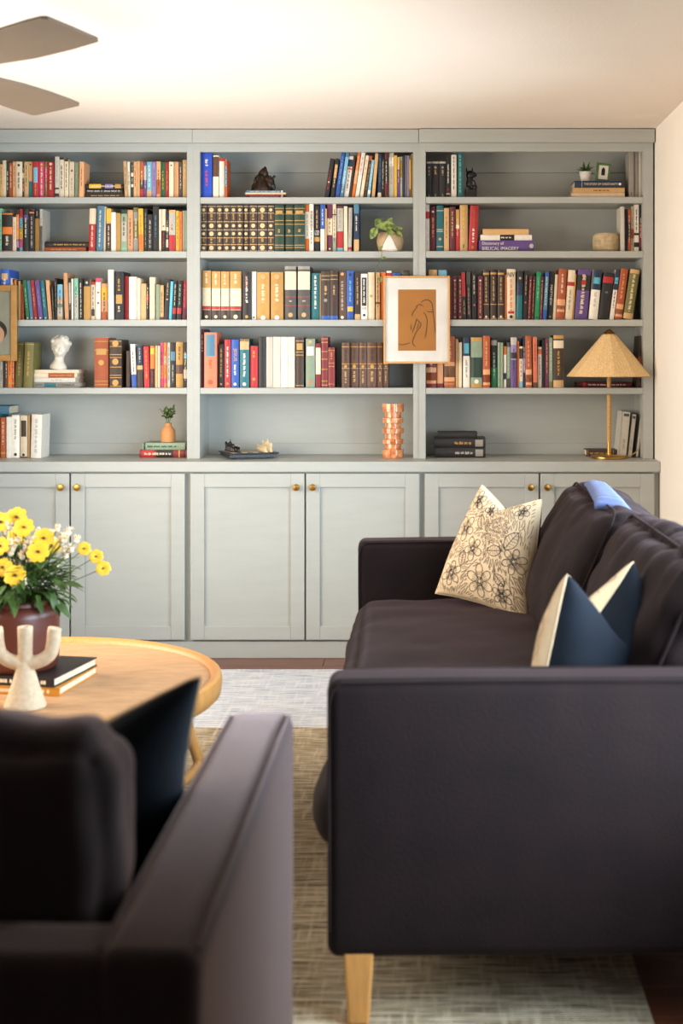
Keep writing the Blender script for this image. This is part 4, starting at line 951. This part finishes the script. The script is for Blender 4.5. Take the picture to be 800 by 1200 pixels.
# ------------------------------------------------------------------ sofa
SO = Vector((-.204, 2.745, 0)); SA = R(1.27)
sofa = empty('sofa', SO, SA, 'long dark aubergine velvet sofa with two back cushions and oak legs', 'sofa')
SL, SD, ZT, AT = 2.17, .955, .690, .125
def arm(y0, y1, nm='arm'):
    o = soft(SD, y1-y0, ZT-.145, .026, (0, .004, .002), .0015, (3, 3, 3), 4, 14, 3, (SD/2, (y0+y1)/2, (ZT+.145)/2)).build(nm, M_velvet, sofa, smooth=True)
    for yy in (y0+.004, y1-.004):
        pts = [(x, yy, z) for x, z in [(.006, .20), (.004, ZT-.05), (.012, ZT-.02), (.03, ZT-.005), (.3, ZT-.002), (.6, ZT-.002), (SD-.04, ZT-.004)]]
        MB().tube(pts, .0028, 6).build('piping', M_velvet, o)
arm(0, AT); arm(SL-AT, SL)
soft(.13, SL-2*AT-.002, ZT-.17, .03, c=(SD-.062, SL/2, (ZT+.17)/2)).build('back_frame', M_velvet, sofa, smooth=True)
soft(SD-.14, SL-2*AT-.002, .16, .02, c=((SD-.14)/2+.004, SL/2, .245)).build('seat_frame', M_velvet, sofa, smooth=True)
def gat(q, half):                                        # gathers along the front seams
    e = max(0, 1 - (half[0]-abs(q[0]))/.10); return .0035*math.sin(q[1]*95+1.6*math.sin(q[1]*23))*e + (.045*math.exp(-((q[1]+half[1]-.12)/.16)**2)*max(0, 1-(q[2]/half[2]+.5)**2) if q[0] < -half[0]*.97 else 0)
sw, sd_ = SD-.12, SL-2*AT-.008
o = soft(sw, sd_, .185, .05, (.030, .002, .022), .007, (5, 9, 5), 5, 34, 2, (sw/2+.010, SL/2, .405), gat).build('seat_cushion', M_velvet, sofa, smooth=True)
for z in (.330, .470):
    MB().tube([(p[0]+sw/2+.008, p[1]+SL/2, z) for p in rrect(sw-.012, sd_-.012, .05, 0)], .0035, 6, closed=True).build('piping', M_velvet, o)
def back_cushion(y0, y1, seed, bx_, pf):
    w, h, t = y1-y0-.006, .43, .20
    def ga(q, half):
        e = max(0, 1 - (half[2]-q[2])/.16); e2 = max(0, 1 - (half[1]-abs(q[1]))/.10)
        return .006*math.sin(q[1]*70+2*math.sin(q[1]*17+seed))*e + .004*math.sin(q[2]*60+seed)*e2
    m = soft(t, w, h, .055, (pf, .008, .030), .011, (7, 7, 6), 5, 30, seed, (0, 0, h/2), ga)
    m.move(Matrix.Translation((bx_, (y0+y1)/2, .470)) @ Matrix.Rotation(R(24), 4, 'Y'))
    o = m.build('back_cushion', M_velvet, sofa, smooth=True)
    for xx in (-t/2+.016, t/2-.016):
        loop = [(xx, p[0], p[1]+h/2) for p in [(a, b_) for a, b_, _ in rrect(w-.012, h-.004, .06, 0)]]
        MB().tube(loop, .0042, 6, closed=True).move(Matrix.Translation((bx_, (y0+y1)/2, .470)) @ Matrix.Rotation(R(24), 4, 'Y')).build('piping', M_velvet, o)
back_cushion(AT+.004, SL/2-.002, 1, .672, .045); back_cushion(SL/2+.002, SL-AT-.004, 5, .640, .06)
q4 = [(684, 568, 4.6), (712, 573, 4.6), (740, 609, 4.0), (696, 600, 4.05)]
q4 = [Vector((XX(u, Y), Y, ZZ(v, Y))) for u, v, Y in q4]; inv = Matrix.Rotation(-SA, 3, 'Z'); m = MB(); NA, NB = 8, 56
for j in range(NB+1):
    for i in range(NA+1):
        a, b_ = i/NA, j/NB; p = (q4[0]*(1-a)+q4[1]*a)*(1-b_) + (q4[3]*(1-a)+q4[2]*a)*b_
        dome = (1-(2*a-1)**4)*(1-(2*b_-1)**8); p.z += .018 + .022*b_ + .010*dome + .0025*math.sin(b_*75+a*2.5)*dome - .012*(1-dome)
        m.v.append(tuple(inv @ (p - SO)))
for j in range(NB):
    for i in range(NA): k = j*(NA+1)+i; m.f.append((k, k+NA+1, k+NA+2, k+1)); m.c.append(None)
M_rib = mat('pale_blue_ribbed', '505f8c', .8, scale=9, amount=.12, bump=.3, bscale=200, sheen=.1)  # pale blue ribbed strip over the far cushion's top
o = m.build('gathered_strip', M_rib, sofa, smooth=True); tag(o, 'pale blue gathered strip on top of the far back cushion'); mo = o.modifiers.new('s', 'SOLIDIFY'); mo.thickness = .02; mo.offset = -1
for (lx_, ly_) in ((.062, .034), (SD-.08, .034), (.062, SL-.055), (SD-.08, SL-.055)):
    m = MB(); a, b_ = .030, .021
    m.add([(-a, -a, .158), (a, -a, .158), (a, a, .158), (-a, a, .158), (-b_, -b_, .0115), (b_, -b_, .0115), (b_, b_, .0115), (-b_, b_, .0115)], [(0, 1, 2, 3), (7, 6, 5, 4), (0, 4, 5, 1), (1, 5, 6, 2), (2, 6, 7, 3), (3, 7, 4, 0)])
    o = m.build('leg', M_oakleg, sofa, loc=(lx_, ly_, 0)); bv = o.modifiers.new('b', 'BEVEL'); bv.width = .006; bv.segments = 3
    if lx_ > .5: o.location.z = 0

# ------------------------------------------------------------------ scatter pillows
def pillow(name, label, W, Hh, T, chop, loc, rot, seed, floral=True, vwid=.30, pinch=.28, group=None, front=None, back=None):
    N = 30
    def surf(s, t, side):
        cs = 1 - .12*(1-t*t); ct_ = 1 - .07*(1-s*s)
        x = W/2*s*cs; z = Hh/2*(1 + t*ct_)
        th = T/2*(max(0, 1-s*s)*max(0, 1-t*t))**.42
        v = max(0, 1-abs(s)/.97)**1.1*max(0, (t+.25)/1.25)**1.6
        z -= chop*v; th *= 1+.35*v
        th += .004*noise.noise(Vector((s*3+seed, t*3, side*2)))*(1-s**8)*(1-t**8)
        y = side*th + .02*math.sin(s*2+seed)*(t+1)*.5*(1-abs(s))
        x *= 1 - pinch*max(0, (t+.4)/1.4)**1.4; x += chop*.18*(-s)*max(0, t)*(1-abs(s))
        return Vector((x, y, z))
    p = empty(name, loc, label=label, cat='pillow', rot=rot, group=group)
    for side, mt, nm in ((-1, front or (M_linen if floral else M_navy), 'front_panel'), (1, back or M_navy, 'back_panel')):
        vs = []; fs = []
        for j in range(N+1):
            for i in range(N+1):
                s = math.sin((i/N*2-1)*math.pi/2); t = math.sin((j/N*2-1)*math.pi/2); vs.append(surf(s, t, side))
        for j in range(N):
            for i in range(N):
                a = j*(N+1)+i; f_ = (a, a+1, a+N+2, a+N+1); fs.append(f_ if side < 0 else f_[::-1])
        MB().add(vs, fs).build(nm, mt, p, smooth=True)
    rim = []
    for k in range(120):
        q = k/30
        if q < 1: s, t = -1+2*q, -1
        elif q < 2: s, t = 1, -1+2*(q-1)
        elif q < 3: s, t = 1-2*(q-2), 1
        else: s, t = -1, 1-2*(q-3)
        rim.append(surf(s, t, -1))
    MB().tube(rim, .0022, 5, closed=True).build('seam', M_linen if floral else M_navy, p, smooth=True)
    if floral:
        rr = random.Random(seed); ink = MB(); occ = []
        asp = Hh/W
        def nrm(s, t):
            e = .01; a = surf(s+e, t, -1)-surf(s-e, t, -1); b = surf(s, t+e, -1)-surf(s, t-e, -1); return a.cross(b).normalized()
        def line(pts, w=.0018):
            pts = [(max(-.985, min(.985, a)), max(-.985, min(.985, b))) for a, b in pts]
            P_ = [surf(a, b, -1) for a, b in pts]; vs = []; fs = []
            for i, q in enumerate(P_):
                n = nrm(*pts[i]); t = (P_[min(i+1, len(P_)-1)]-P_[max(i-1, 0)])
                if t.length < 1e-7: t = Vector((1, 0, 0))
                sd = t.normalized().cross(n)*w/2*(.7+.6*abs(math.sin(i*1.3+seed)))
                q = q + n*.0011 if n.y < 0 else q - n*.0011
                vs += [q-sd, q+sd]
            for i in range(len(P_)-1): fs.append((2*i, 2*i+1, 2*i+3, 2*i+2))
            ink.add(vs, fs)
        def petal(cx, cy, a, r0, r1, wd):
            pts = []
            for i in range(13):
                t = i/12; an = a + wd*math.sin(math.pi*2*t)*.5*(1) ; rad = r0 + (r1-r0)*math.sin(math.pi*t)**.6
                an = a - wd/2 + wd*t
                pts.append((cx+math.cos(an)*rad, cy+math.sin(an)*rad/asp))
            line(pts)
            for k in (-.25, 0, .25):
                line([(cx+math.cos(a+k*wd)*(r0+ (r1-r0)*q), cy+math.sin(a+k*wd)*(r0+(r1-r0)*q)/asp) for q in (.1, .25, .45)], .0013)
        def flower(cx, cy, r, n):
            occ.append((cx, cy, r*1.02)); a0 = rr.uniform(0, 6)
            for k in range(n): petal(cx, cy, a0+6.283*k/n, r*.28, r*rr.uniform(.9, 1.05), 6.283/n*.98)
            for ring in (.26, .14): line([(cx+math.cos(q)*r*ring, cy+math.sin(q)*r*ring/asp) for q in [6.283*i/12 for i in range(13)]], .0022)
            for k in range(12): q = rr.uniform(0, 6.28); line([(cx+math.cos(q)*r*.1, cy+math.sin(q)*r*.1/asp), (cx+math.cos(q)*r*.32, cy+math.sin(q)*r*.32/asp)], .0016)
        def lf(cx, cy, L, a):
            occ.append((cx+math.cos(a)*L/2, cy+math.sin(a)*L/2, L*.42)); ca, sa = math.cos(a), math.sin(a)
            def q(t, o_): return (cx+ca*L*t-sa*o_*L, cy+(sa*L*t+ca*o_*L)/asp)
            for sg in (-1, 1):
                line([q(i/10, sg*.3*math.sin(math.pi*i/10)**.8) for i in range(11)])
                for k in (.2, .35, .5, .65, .8): line([q(k, 0), q(k+.06, sg*.14*math.sin(math.pi*k)**.8), q(k+.10, sg*.26*math.sin(math.pi*k)**.8)], .0009)
            line([q(i/6, 0) for i in range(7)])
        def hyd(cx, cy, r):
            occ.append((cx, cy, r)); pts_ = []
            for _ in range(900):
                a, d = rr.uniform(0, 6.28), r*math.sqrt(rr.random()); x, y = cx+math.cos(a)*d, cy+math.sin(a)*d/asp
                if all((x-u)**2+(y-v)**2 > .0030 for u, v in pts_): pts_.append((x, y))
            for x, y in pts_: line([(x+math.cos(q)*.026, y+math.sin(q)*.026/asp) for q in [6.283*i/8 for i in range(9)]], .0014)
        hyd(.22, .42, .30); lf(.50, .05, .42, 1.0); lf(.10, -.05, .36, .2); flower(.06, -.62, .30, 6); flower(.72, -.12, .24, 6); flower(-.68, .24, .26, 5)
        flower(-.26, -.08, .25, 5); flower(-.66, -.60, .25, 6); flower(.55, -.74, .2, 6); lf(-.2, .35, .34, 2.2); lf(.36, -.42, .28, -.6); flower(-.72, .78, .2, 5); flower(.72, .78, .16, 5)
        lf(-.45, -.45, .30, 1.7); flower(-.2, .80, .17, 5)
        tries = 0; made = 0; used = []
        while made < 700 and tries < 14000:
            tries += 1; x, y = rr.uniform(-.95, .95), rr.uniform(-.95, .95)
            if any((x-a)**2+(y-b)**2 < c*c for a, b, c in occ) or any((x-a)**2+(y-b)**2 < .0011 for a, b in used): continue
            an = 1.4 + .9*math.sin(x*3.1+y*1.7) ; pts = [(x, y)]
            for _ in range(rr.randint(7, 16)):
                an += rr.uniform(-.3, .3); nx, ny = pts[-1][0]+math.cos(an)*.035, pts[-1][1]+math.sin(an)*.035
                if any((nx-a)**2+(ny-b)**2 < (c*.95)**2 for a, b, c in occ) or abs(nx) > .96 or abs(ny) > .96 or any((nx-a)**2+(ny-b)**2 < .0004 for a, b in used): break
                pts.append((nx, ny))
            if len(pts) > 2: line(pts, .0015); made += 1; used += pts
        ink.build('floral_print', M_ink, p)
    return p
pillow('scatter_pillow', 'cream pillow with black floral line print at the far end of the sofa', .375, .385, .15, .05, (.160, 4.56, .508), (R(-15), R(8), R(-38)), 3, pinch=.36)
pillow('scatter_pillow', 'navy velvet pillow with cream floral front, at the near end of the sofa', .40, .365, .20, .13, (.340, 3.08, .500), (R(-6), R(0), R(-132)), 11, pinch=.38)

# ------------------------------------------------------------------ armchair
AC = Vector((-.236, 1.43, 0)); AW, AD = .87, 1.0      # origin at right rear corner, x to the left is negative
ch = empty('armchair', AC, 0, 'aubergine velvet armchair seen from behind in the left foreground', 'armchair')
AT2 = .112; zt2 = .715
for x1 in (0, -AW+AT2):
    o = soft(AT2, AD, zt2-.16, .028, (.003, 0, .002), .003, (4, 4, 4), 4, 14, 8, (x1-AT2/2, AD/2, (zt2+.16)/2)).build('arm', M_velvet_lit, ch, smooth=True)
    for xx in (x1-.006, x1-AT2+.006):
        MB().tube([(xx, .03, zt2-.004), (xx, .4, zt2-.002), (xx, .8, zt2-.002), (xx, AD-.03, zt2-.004), (xx, AD-.008, zt2-.025), (xx, AD-.003, .3)], .003, 6).build('piping', M_velvet_lit, o)
soft(AW-.004, .115, zt2-.163, .028, wr=.003, c=(-AW/2, .0575+.001, (zt2-.003+.16)/2)).build('back_frame', M_velvet_lit, ch, smooth=True)
soft(AW-2*AT2-.002, AD-.13, .14, .02, c=(-AW/2, AD/2+.06, .235)).build('seat_frame', M_velvet_lit, ch, smooth=True)
soft(AW-2*AT2-.006, AD-.13, .18, .05, (0, .01, .02), .006, (6, 6, 6), c=(-AW/2, AD/2+.065, .395)).build('seat_cushion', M_velvet_lit, ch, smooth=True)
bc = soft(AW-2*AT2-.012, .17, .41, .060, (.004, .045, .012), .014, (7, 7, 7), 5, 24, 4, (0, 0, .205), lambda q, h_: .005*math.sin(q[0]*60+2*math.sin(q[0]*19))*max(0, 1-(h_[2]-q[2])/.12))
bc.move(Matrix.Translation((-AW/2, .215, .480)) @ Matrix.Rotation(R(-3), 4, 'X')).build('back_cushion', M_velvet_lit, ch, smooth=True)
for lx_ in (-.06, -AW+.06):
    for ly_ in (.06, AD-.06):
        MB().lathe([(.018, .0115 if ly_ > 0 else 0), (.028, .165)], 16, (lx_, ly_, 0)).build('leg', M_oakleg, ch, smooth=True)
pillow('scatter_pillow', 'navy velvet pillow propped in the armchair, seen from behind', .47, .40, .15, .13, (-.575, 1.985, .500), (R(-9), R(-5), R(-168)), 5, vwid=.5, pinch=.1)

# ------------------------------------------------------------------ coffee table
tx, ty, tz, tr = -1.148, 3.89, .42, .562
tb = empty('coffee_table', (tx, ty, 0), label='round pale oak coffee table with a raised rim, left of the sofa', cat='table')
MB().lathe([(0, tz-.028), (tr-.03, tz-.028), (tr-.03, tz), (0, tz)], 96, cap=False).build('tabletop', M_oak, tb, smooth=True)
MB().lathe([(tr-.0295, tz-.045), (tr-.010, tz-.050), (tr, tz-.040), (tr+.004, tz-.01), (tr, tz+.010), (tr-.007, tz+.016), (tr-.018, tz+.014), (tr-.0285, tz+.003), (tr-.0295, tz-.002), (tr-.0295, tz-.045)], 96, cap=False).build('rim', M_oakleg, tb, smooth=True)
MB().tube([(.50*math.cos(2*math.pi*i/64), .50*math.sin(2*math.pi*i/64), .185) for i in range(64)], .014, 10, closed=True).build('stretcher_ring', M_oakleg, tb, smooth=True)
for k in range(5):
    a = R(72*k + 4); pts = [(.44, .40), (.47, .30), (.505, .18), (.50, .08), (.475, .03), (.46, .022)]
    MB().tube([(r*math.cos(a), r*math.sin(a), z) for r, z in pts], [.014, .015, .015, .014, .012, .011], 10).build('leg', M_oakleg, tb, smooth=True)
# books on the table
def flat_book(x, y, z, w, d, t, rz, cov, label, spine=None):
    o = empty('table_book', (x, y, z), rz, label, 'book', 'books on the coffee table')
    k = MB(); k.box(-w, 0, 0, d, 0, .003, bev=.0008).box(-w, 0, 0, d, t-.003, t, bev=.0008).box(-w, 0, 0, .003, .003, t-.003)
    k.build('cover', cov, o); MB().box(-w+.004, -.004, .0035, d-.005, .003, t-.003).build('pages', M_page, o)
    pr = MB(); r_ = random.Random(int(w*1000)); xx = -w*.7
    while xx < -.03:
        g = r_.uniform(.004, .008); pr.box(xx, xx+g, -.0004, .0, t*.3, t*.7, col=PC('cream')); xx += g + .0015 + (.006 if r_.random() < .2 else 0)
    pr.build('spine_print', M_print, o); return o
M_blackbk = mat('black_book_cloth', '1c1716', .45); M_orbk = mat('orange_book_cloth', 'c88424', .5)
flat_book(-.985, 3.735, tz+.0006, .36, .27, .022, R(-8), M_orbk, 'orange-bound large book, bottom one under the brown flower pot')
flat_book(-1.00, 3.735, tz+.0232, .34, .27, .024, R(-11), M_blackbk, 'black-bound large book, directly beneath the brown flower pot')
# pot
pcx, pcy, pz = -1.138, 3.875, tz+.0478
o = MB().lathe([(0, 0), (.100, 0), (.107, .006), (.112, .03), (.113, .145), (.110, .160), (.100, .171), (.092, .175), (.091, .183), (.094, .188), (.087, .187), (.084, .168), (.105, .14), (.10, .02), (0, .02)], 48, cap=False).build('flower_pot', M_pot, loc=(pcx, pcy, pz), smooth=True)
tag(o, 'round brown glazed pot on two books on the coffee table', 'pot')
bq = empty('flower_bouquet', (pcx, pcy, pz+.175), label='bouquet of yellow daisies and small cream blooms in the brown pot', cat='flowers')
def Q(u, v, Y): return Vector((XX(u, Y)-pcx, Y-pcy, ZZ(v, Y)-pz-.175))
petals = {}
def daisy(c, nrm_, r, n=7):
    m = MB(); z = nrm_.normalized(); x = z.orthogonal().normalized(); y = z.cross(x)
    a0 = rnd.uniform(0, 6)
    for k in range(n):
        a = a0 + 6.283*k/n; d = x*math.cos(a)+y*math.sin(a); sd = z.cross(d)
        vs = []; 
        for t, w, hgt in ((.12, .10, 0), (.45, .40, .10), (.78, .50, .12), (1.0, .26, .02)):
            vs += [c + d*r*t - sd*r*w*.75 + z*r*hgt*.8, c + d*r*t + z*r*(hgt+.02)*1.0, c + d*r*t + sd*r*w*.75 + z*r*hgt*.8]
        fs = []
        for i in range(3): b_ = i*3; fs += [(b_, b_+1, b_+4, b_+3), (b_+1, b_+2, b_+5, b_+4)]
        m.add(vs, fs)
    o = m.build('daisy', M_yel, bq, smooth=True)
    MB().ball(c+z*r*.1, r*.17, (1, 1, .8), 8, 6).build('flower_eye', M_yc, o)
def pom(c, r):
    m = MB()
    for k in range(14):
        d = Vector((rnd.gauss(0, 1), rnd.gauss(0, 1), abs(rnd.gauss(0, 1))+.1)).normalized()
        leaf(m, c+d*r*.15, d, (0, 0, 1) if abs(d.z) < .9 else (1, 0, 0), r, r*.7, .2, -.3, 3)
    m.ball(c, r*.5, (1, 1, 1), 8, 5); m.build('small_bloom', M_cream, bq)
def stem(c, th=.0013):
    b0 = Vector((c.x*.18, c.y*.18, -.05)); mid = (b0+c)*.5 + Vector((c.x*-.12, c.y*-.12, .02))
    MB().tube([b0, mid, c], th, 5).build('stem', M_stem, bq)
yl = [(19.5,606,3.86),(28,618,3.82),(1,612,3.84),(44.5,647,3.77),(51,631,3.80),(3,665,3.77),(17.5,674.5,3.75),(98.6,643,3.86),(112.7,652,3.88),(121,666,3.87),(0,640,3.78),(-22,622,3.86),(-40,650,3.85),(-62,660,3.9),(20,628,3.98),(-12,672,3.77),(60,640,4.0)]
for u, v, Y in yl:
    c = Q(u, v, Y); n_ = Vector((c.x*1.2, -.9+c.y, .35)) if u > 80 else Vector((c.x*1.5, -1, .55))
    daisy(c, n_, rnd.uniform(.0265, .031) if u < 80 else rnd.uniform(.019, .026)); stem(c)
wh = [(75,240),(95,200),(60,270),(150,235),(140,270),(165,310),(110,335),(90,310),(350,200),(310,140),(355,285),(415,200),(130,430),(370,160),(50,130),(330,215),(275,165),(385,250),(120,290),(180,205),(60,215),(330,180)]
for x, yv in wh:
    c = Q(x*.2167, 590+yv*.2167, rnd.uniform(3.78, 3.86)); pom(c, rnd.uniform(.012, .018)); stem(c, .001)
for k in range(30):
    a = rnd.uniform(0, 6.28); r = rnd.uniform(.05, .2); c = Vector((math.cos(a)*r - .03, abs(math.sin(a))*r*.8, rnd.uniform(.08, .2))); pom(c, .011); stem(c, .001)
for k in range(560):                                      # foliage, each spray of leaves counted as greenery
    a = rnd.uniform(0, 6.28); e = rnd.uniform(-.05, 1.25); r = rnd.uniform(.05, .165) if k < 400 else rnd.uniform(.13, .20)
    if k >= 400: e = rnd.uniform(.45, 1.3)
    d = Vector((math.cos(a)*math.cos(e), math.sin(a)*math.cos(e), math.sin(e)*.78)); c = d*r*.85 + Vector((0, 0, .018))
    m = MB(); leaf(m, c, d + Vector((rnd.uniform(-.5, .5), rnd.uniform(-.5, .5), rnd.uniform(-.7, .3))), (0, 0, 1) if e < 1.1 else (1, 0, 0), rnd.uniform(.036, .062), rnd.uniform(.016, .030), .25, .4, 5)
    m.build('leaf', M_leaf, bq)
for (u, v, dx, dz) in ((74, 684, 1, .05), (66, 708, .8, -.5), (60, 700, .6, -.9), (22, 700, -.3, -1), (5, 706, .1, -1)):
    m = MB(); leaf(m, Q(u, v, 3.79), (dx, -.2, dz), (0, -.4, 1), .055, .028, .25, .25, 6); m.build('leaf', M_leaf, bq)
# candle holder
cxh, cyh = -1.043, 3.62
c_ = MB(); c_.lathe([(.0, 0), (.052, 0), (.054, .004), (.050, .014), (.036, .055), (.024, .095), (.020, .115), (.0, .12)], 32, cap=False)
c_.lathe([(.018, .09), (.0185, .15), (.0195, .208), (.012, .208), (.0115, .18), (.0, .18)], 24, cap=False)
for sgn in (-1, 1):
    pts = []; 
    for i in range(15):
        t = i/14; a = math.pi/2*t
        pts.append((sgn*(.0 + .074*math.sin(a)), 0, .112 + .050*(1-math.cos(a)) + .032*max(0, t-.7)/.3))
    pts.append((sgn*.0765, 0, .204)); c_.tube(pts, [.018]*8+[.0178]*8, 16)
o = c_.build('candle_holder', M_ceram, loc=(cxh, cyh, tz+.0004)); remesh(o, .0022, 3)
tag(o, 'cream stoneware three-armed candle holder on the coffee table', 'candle holder')
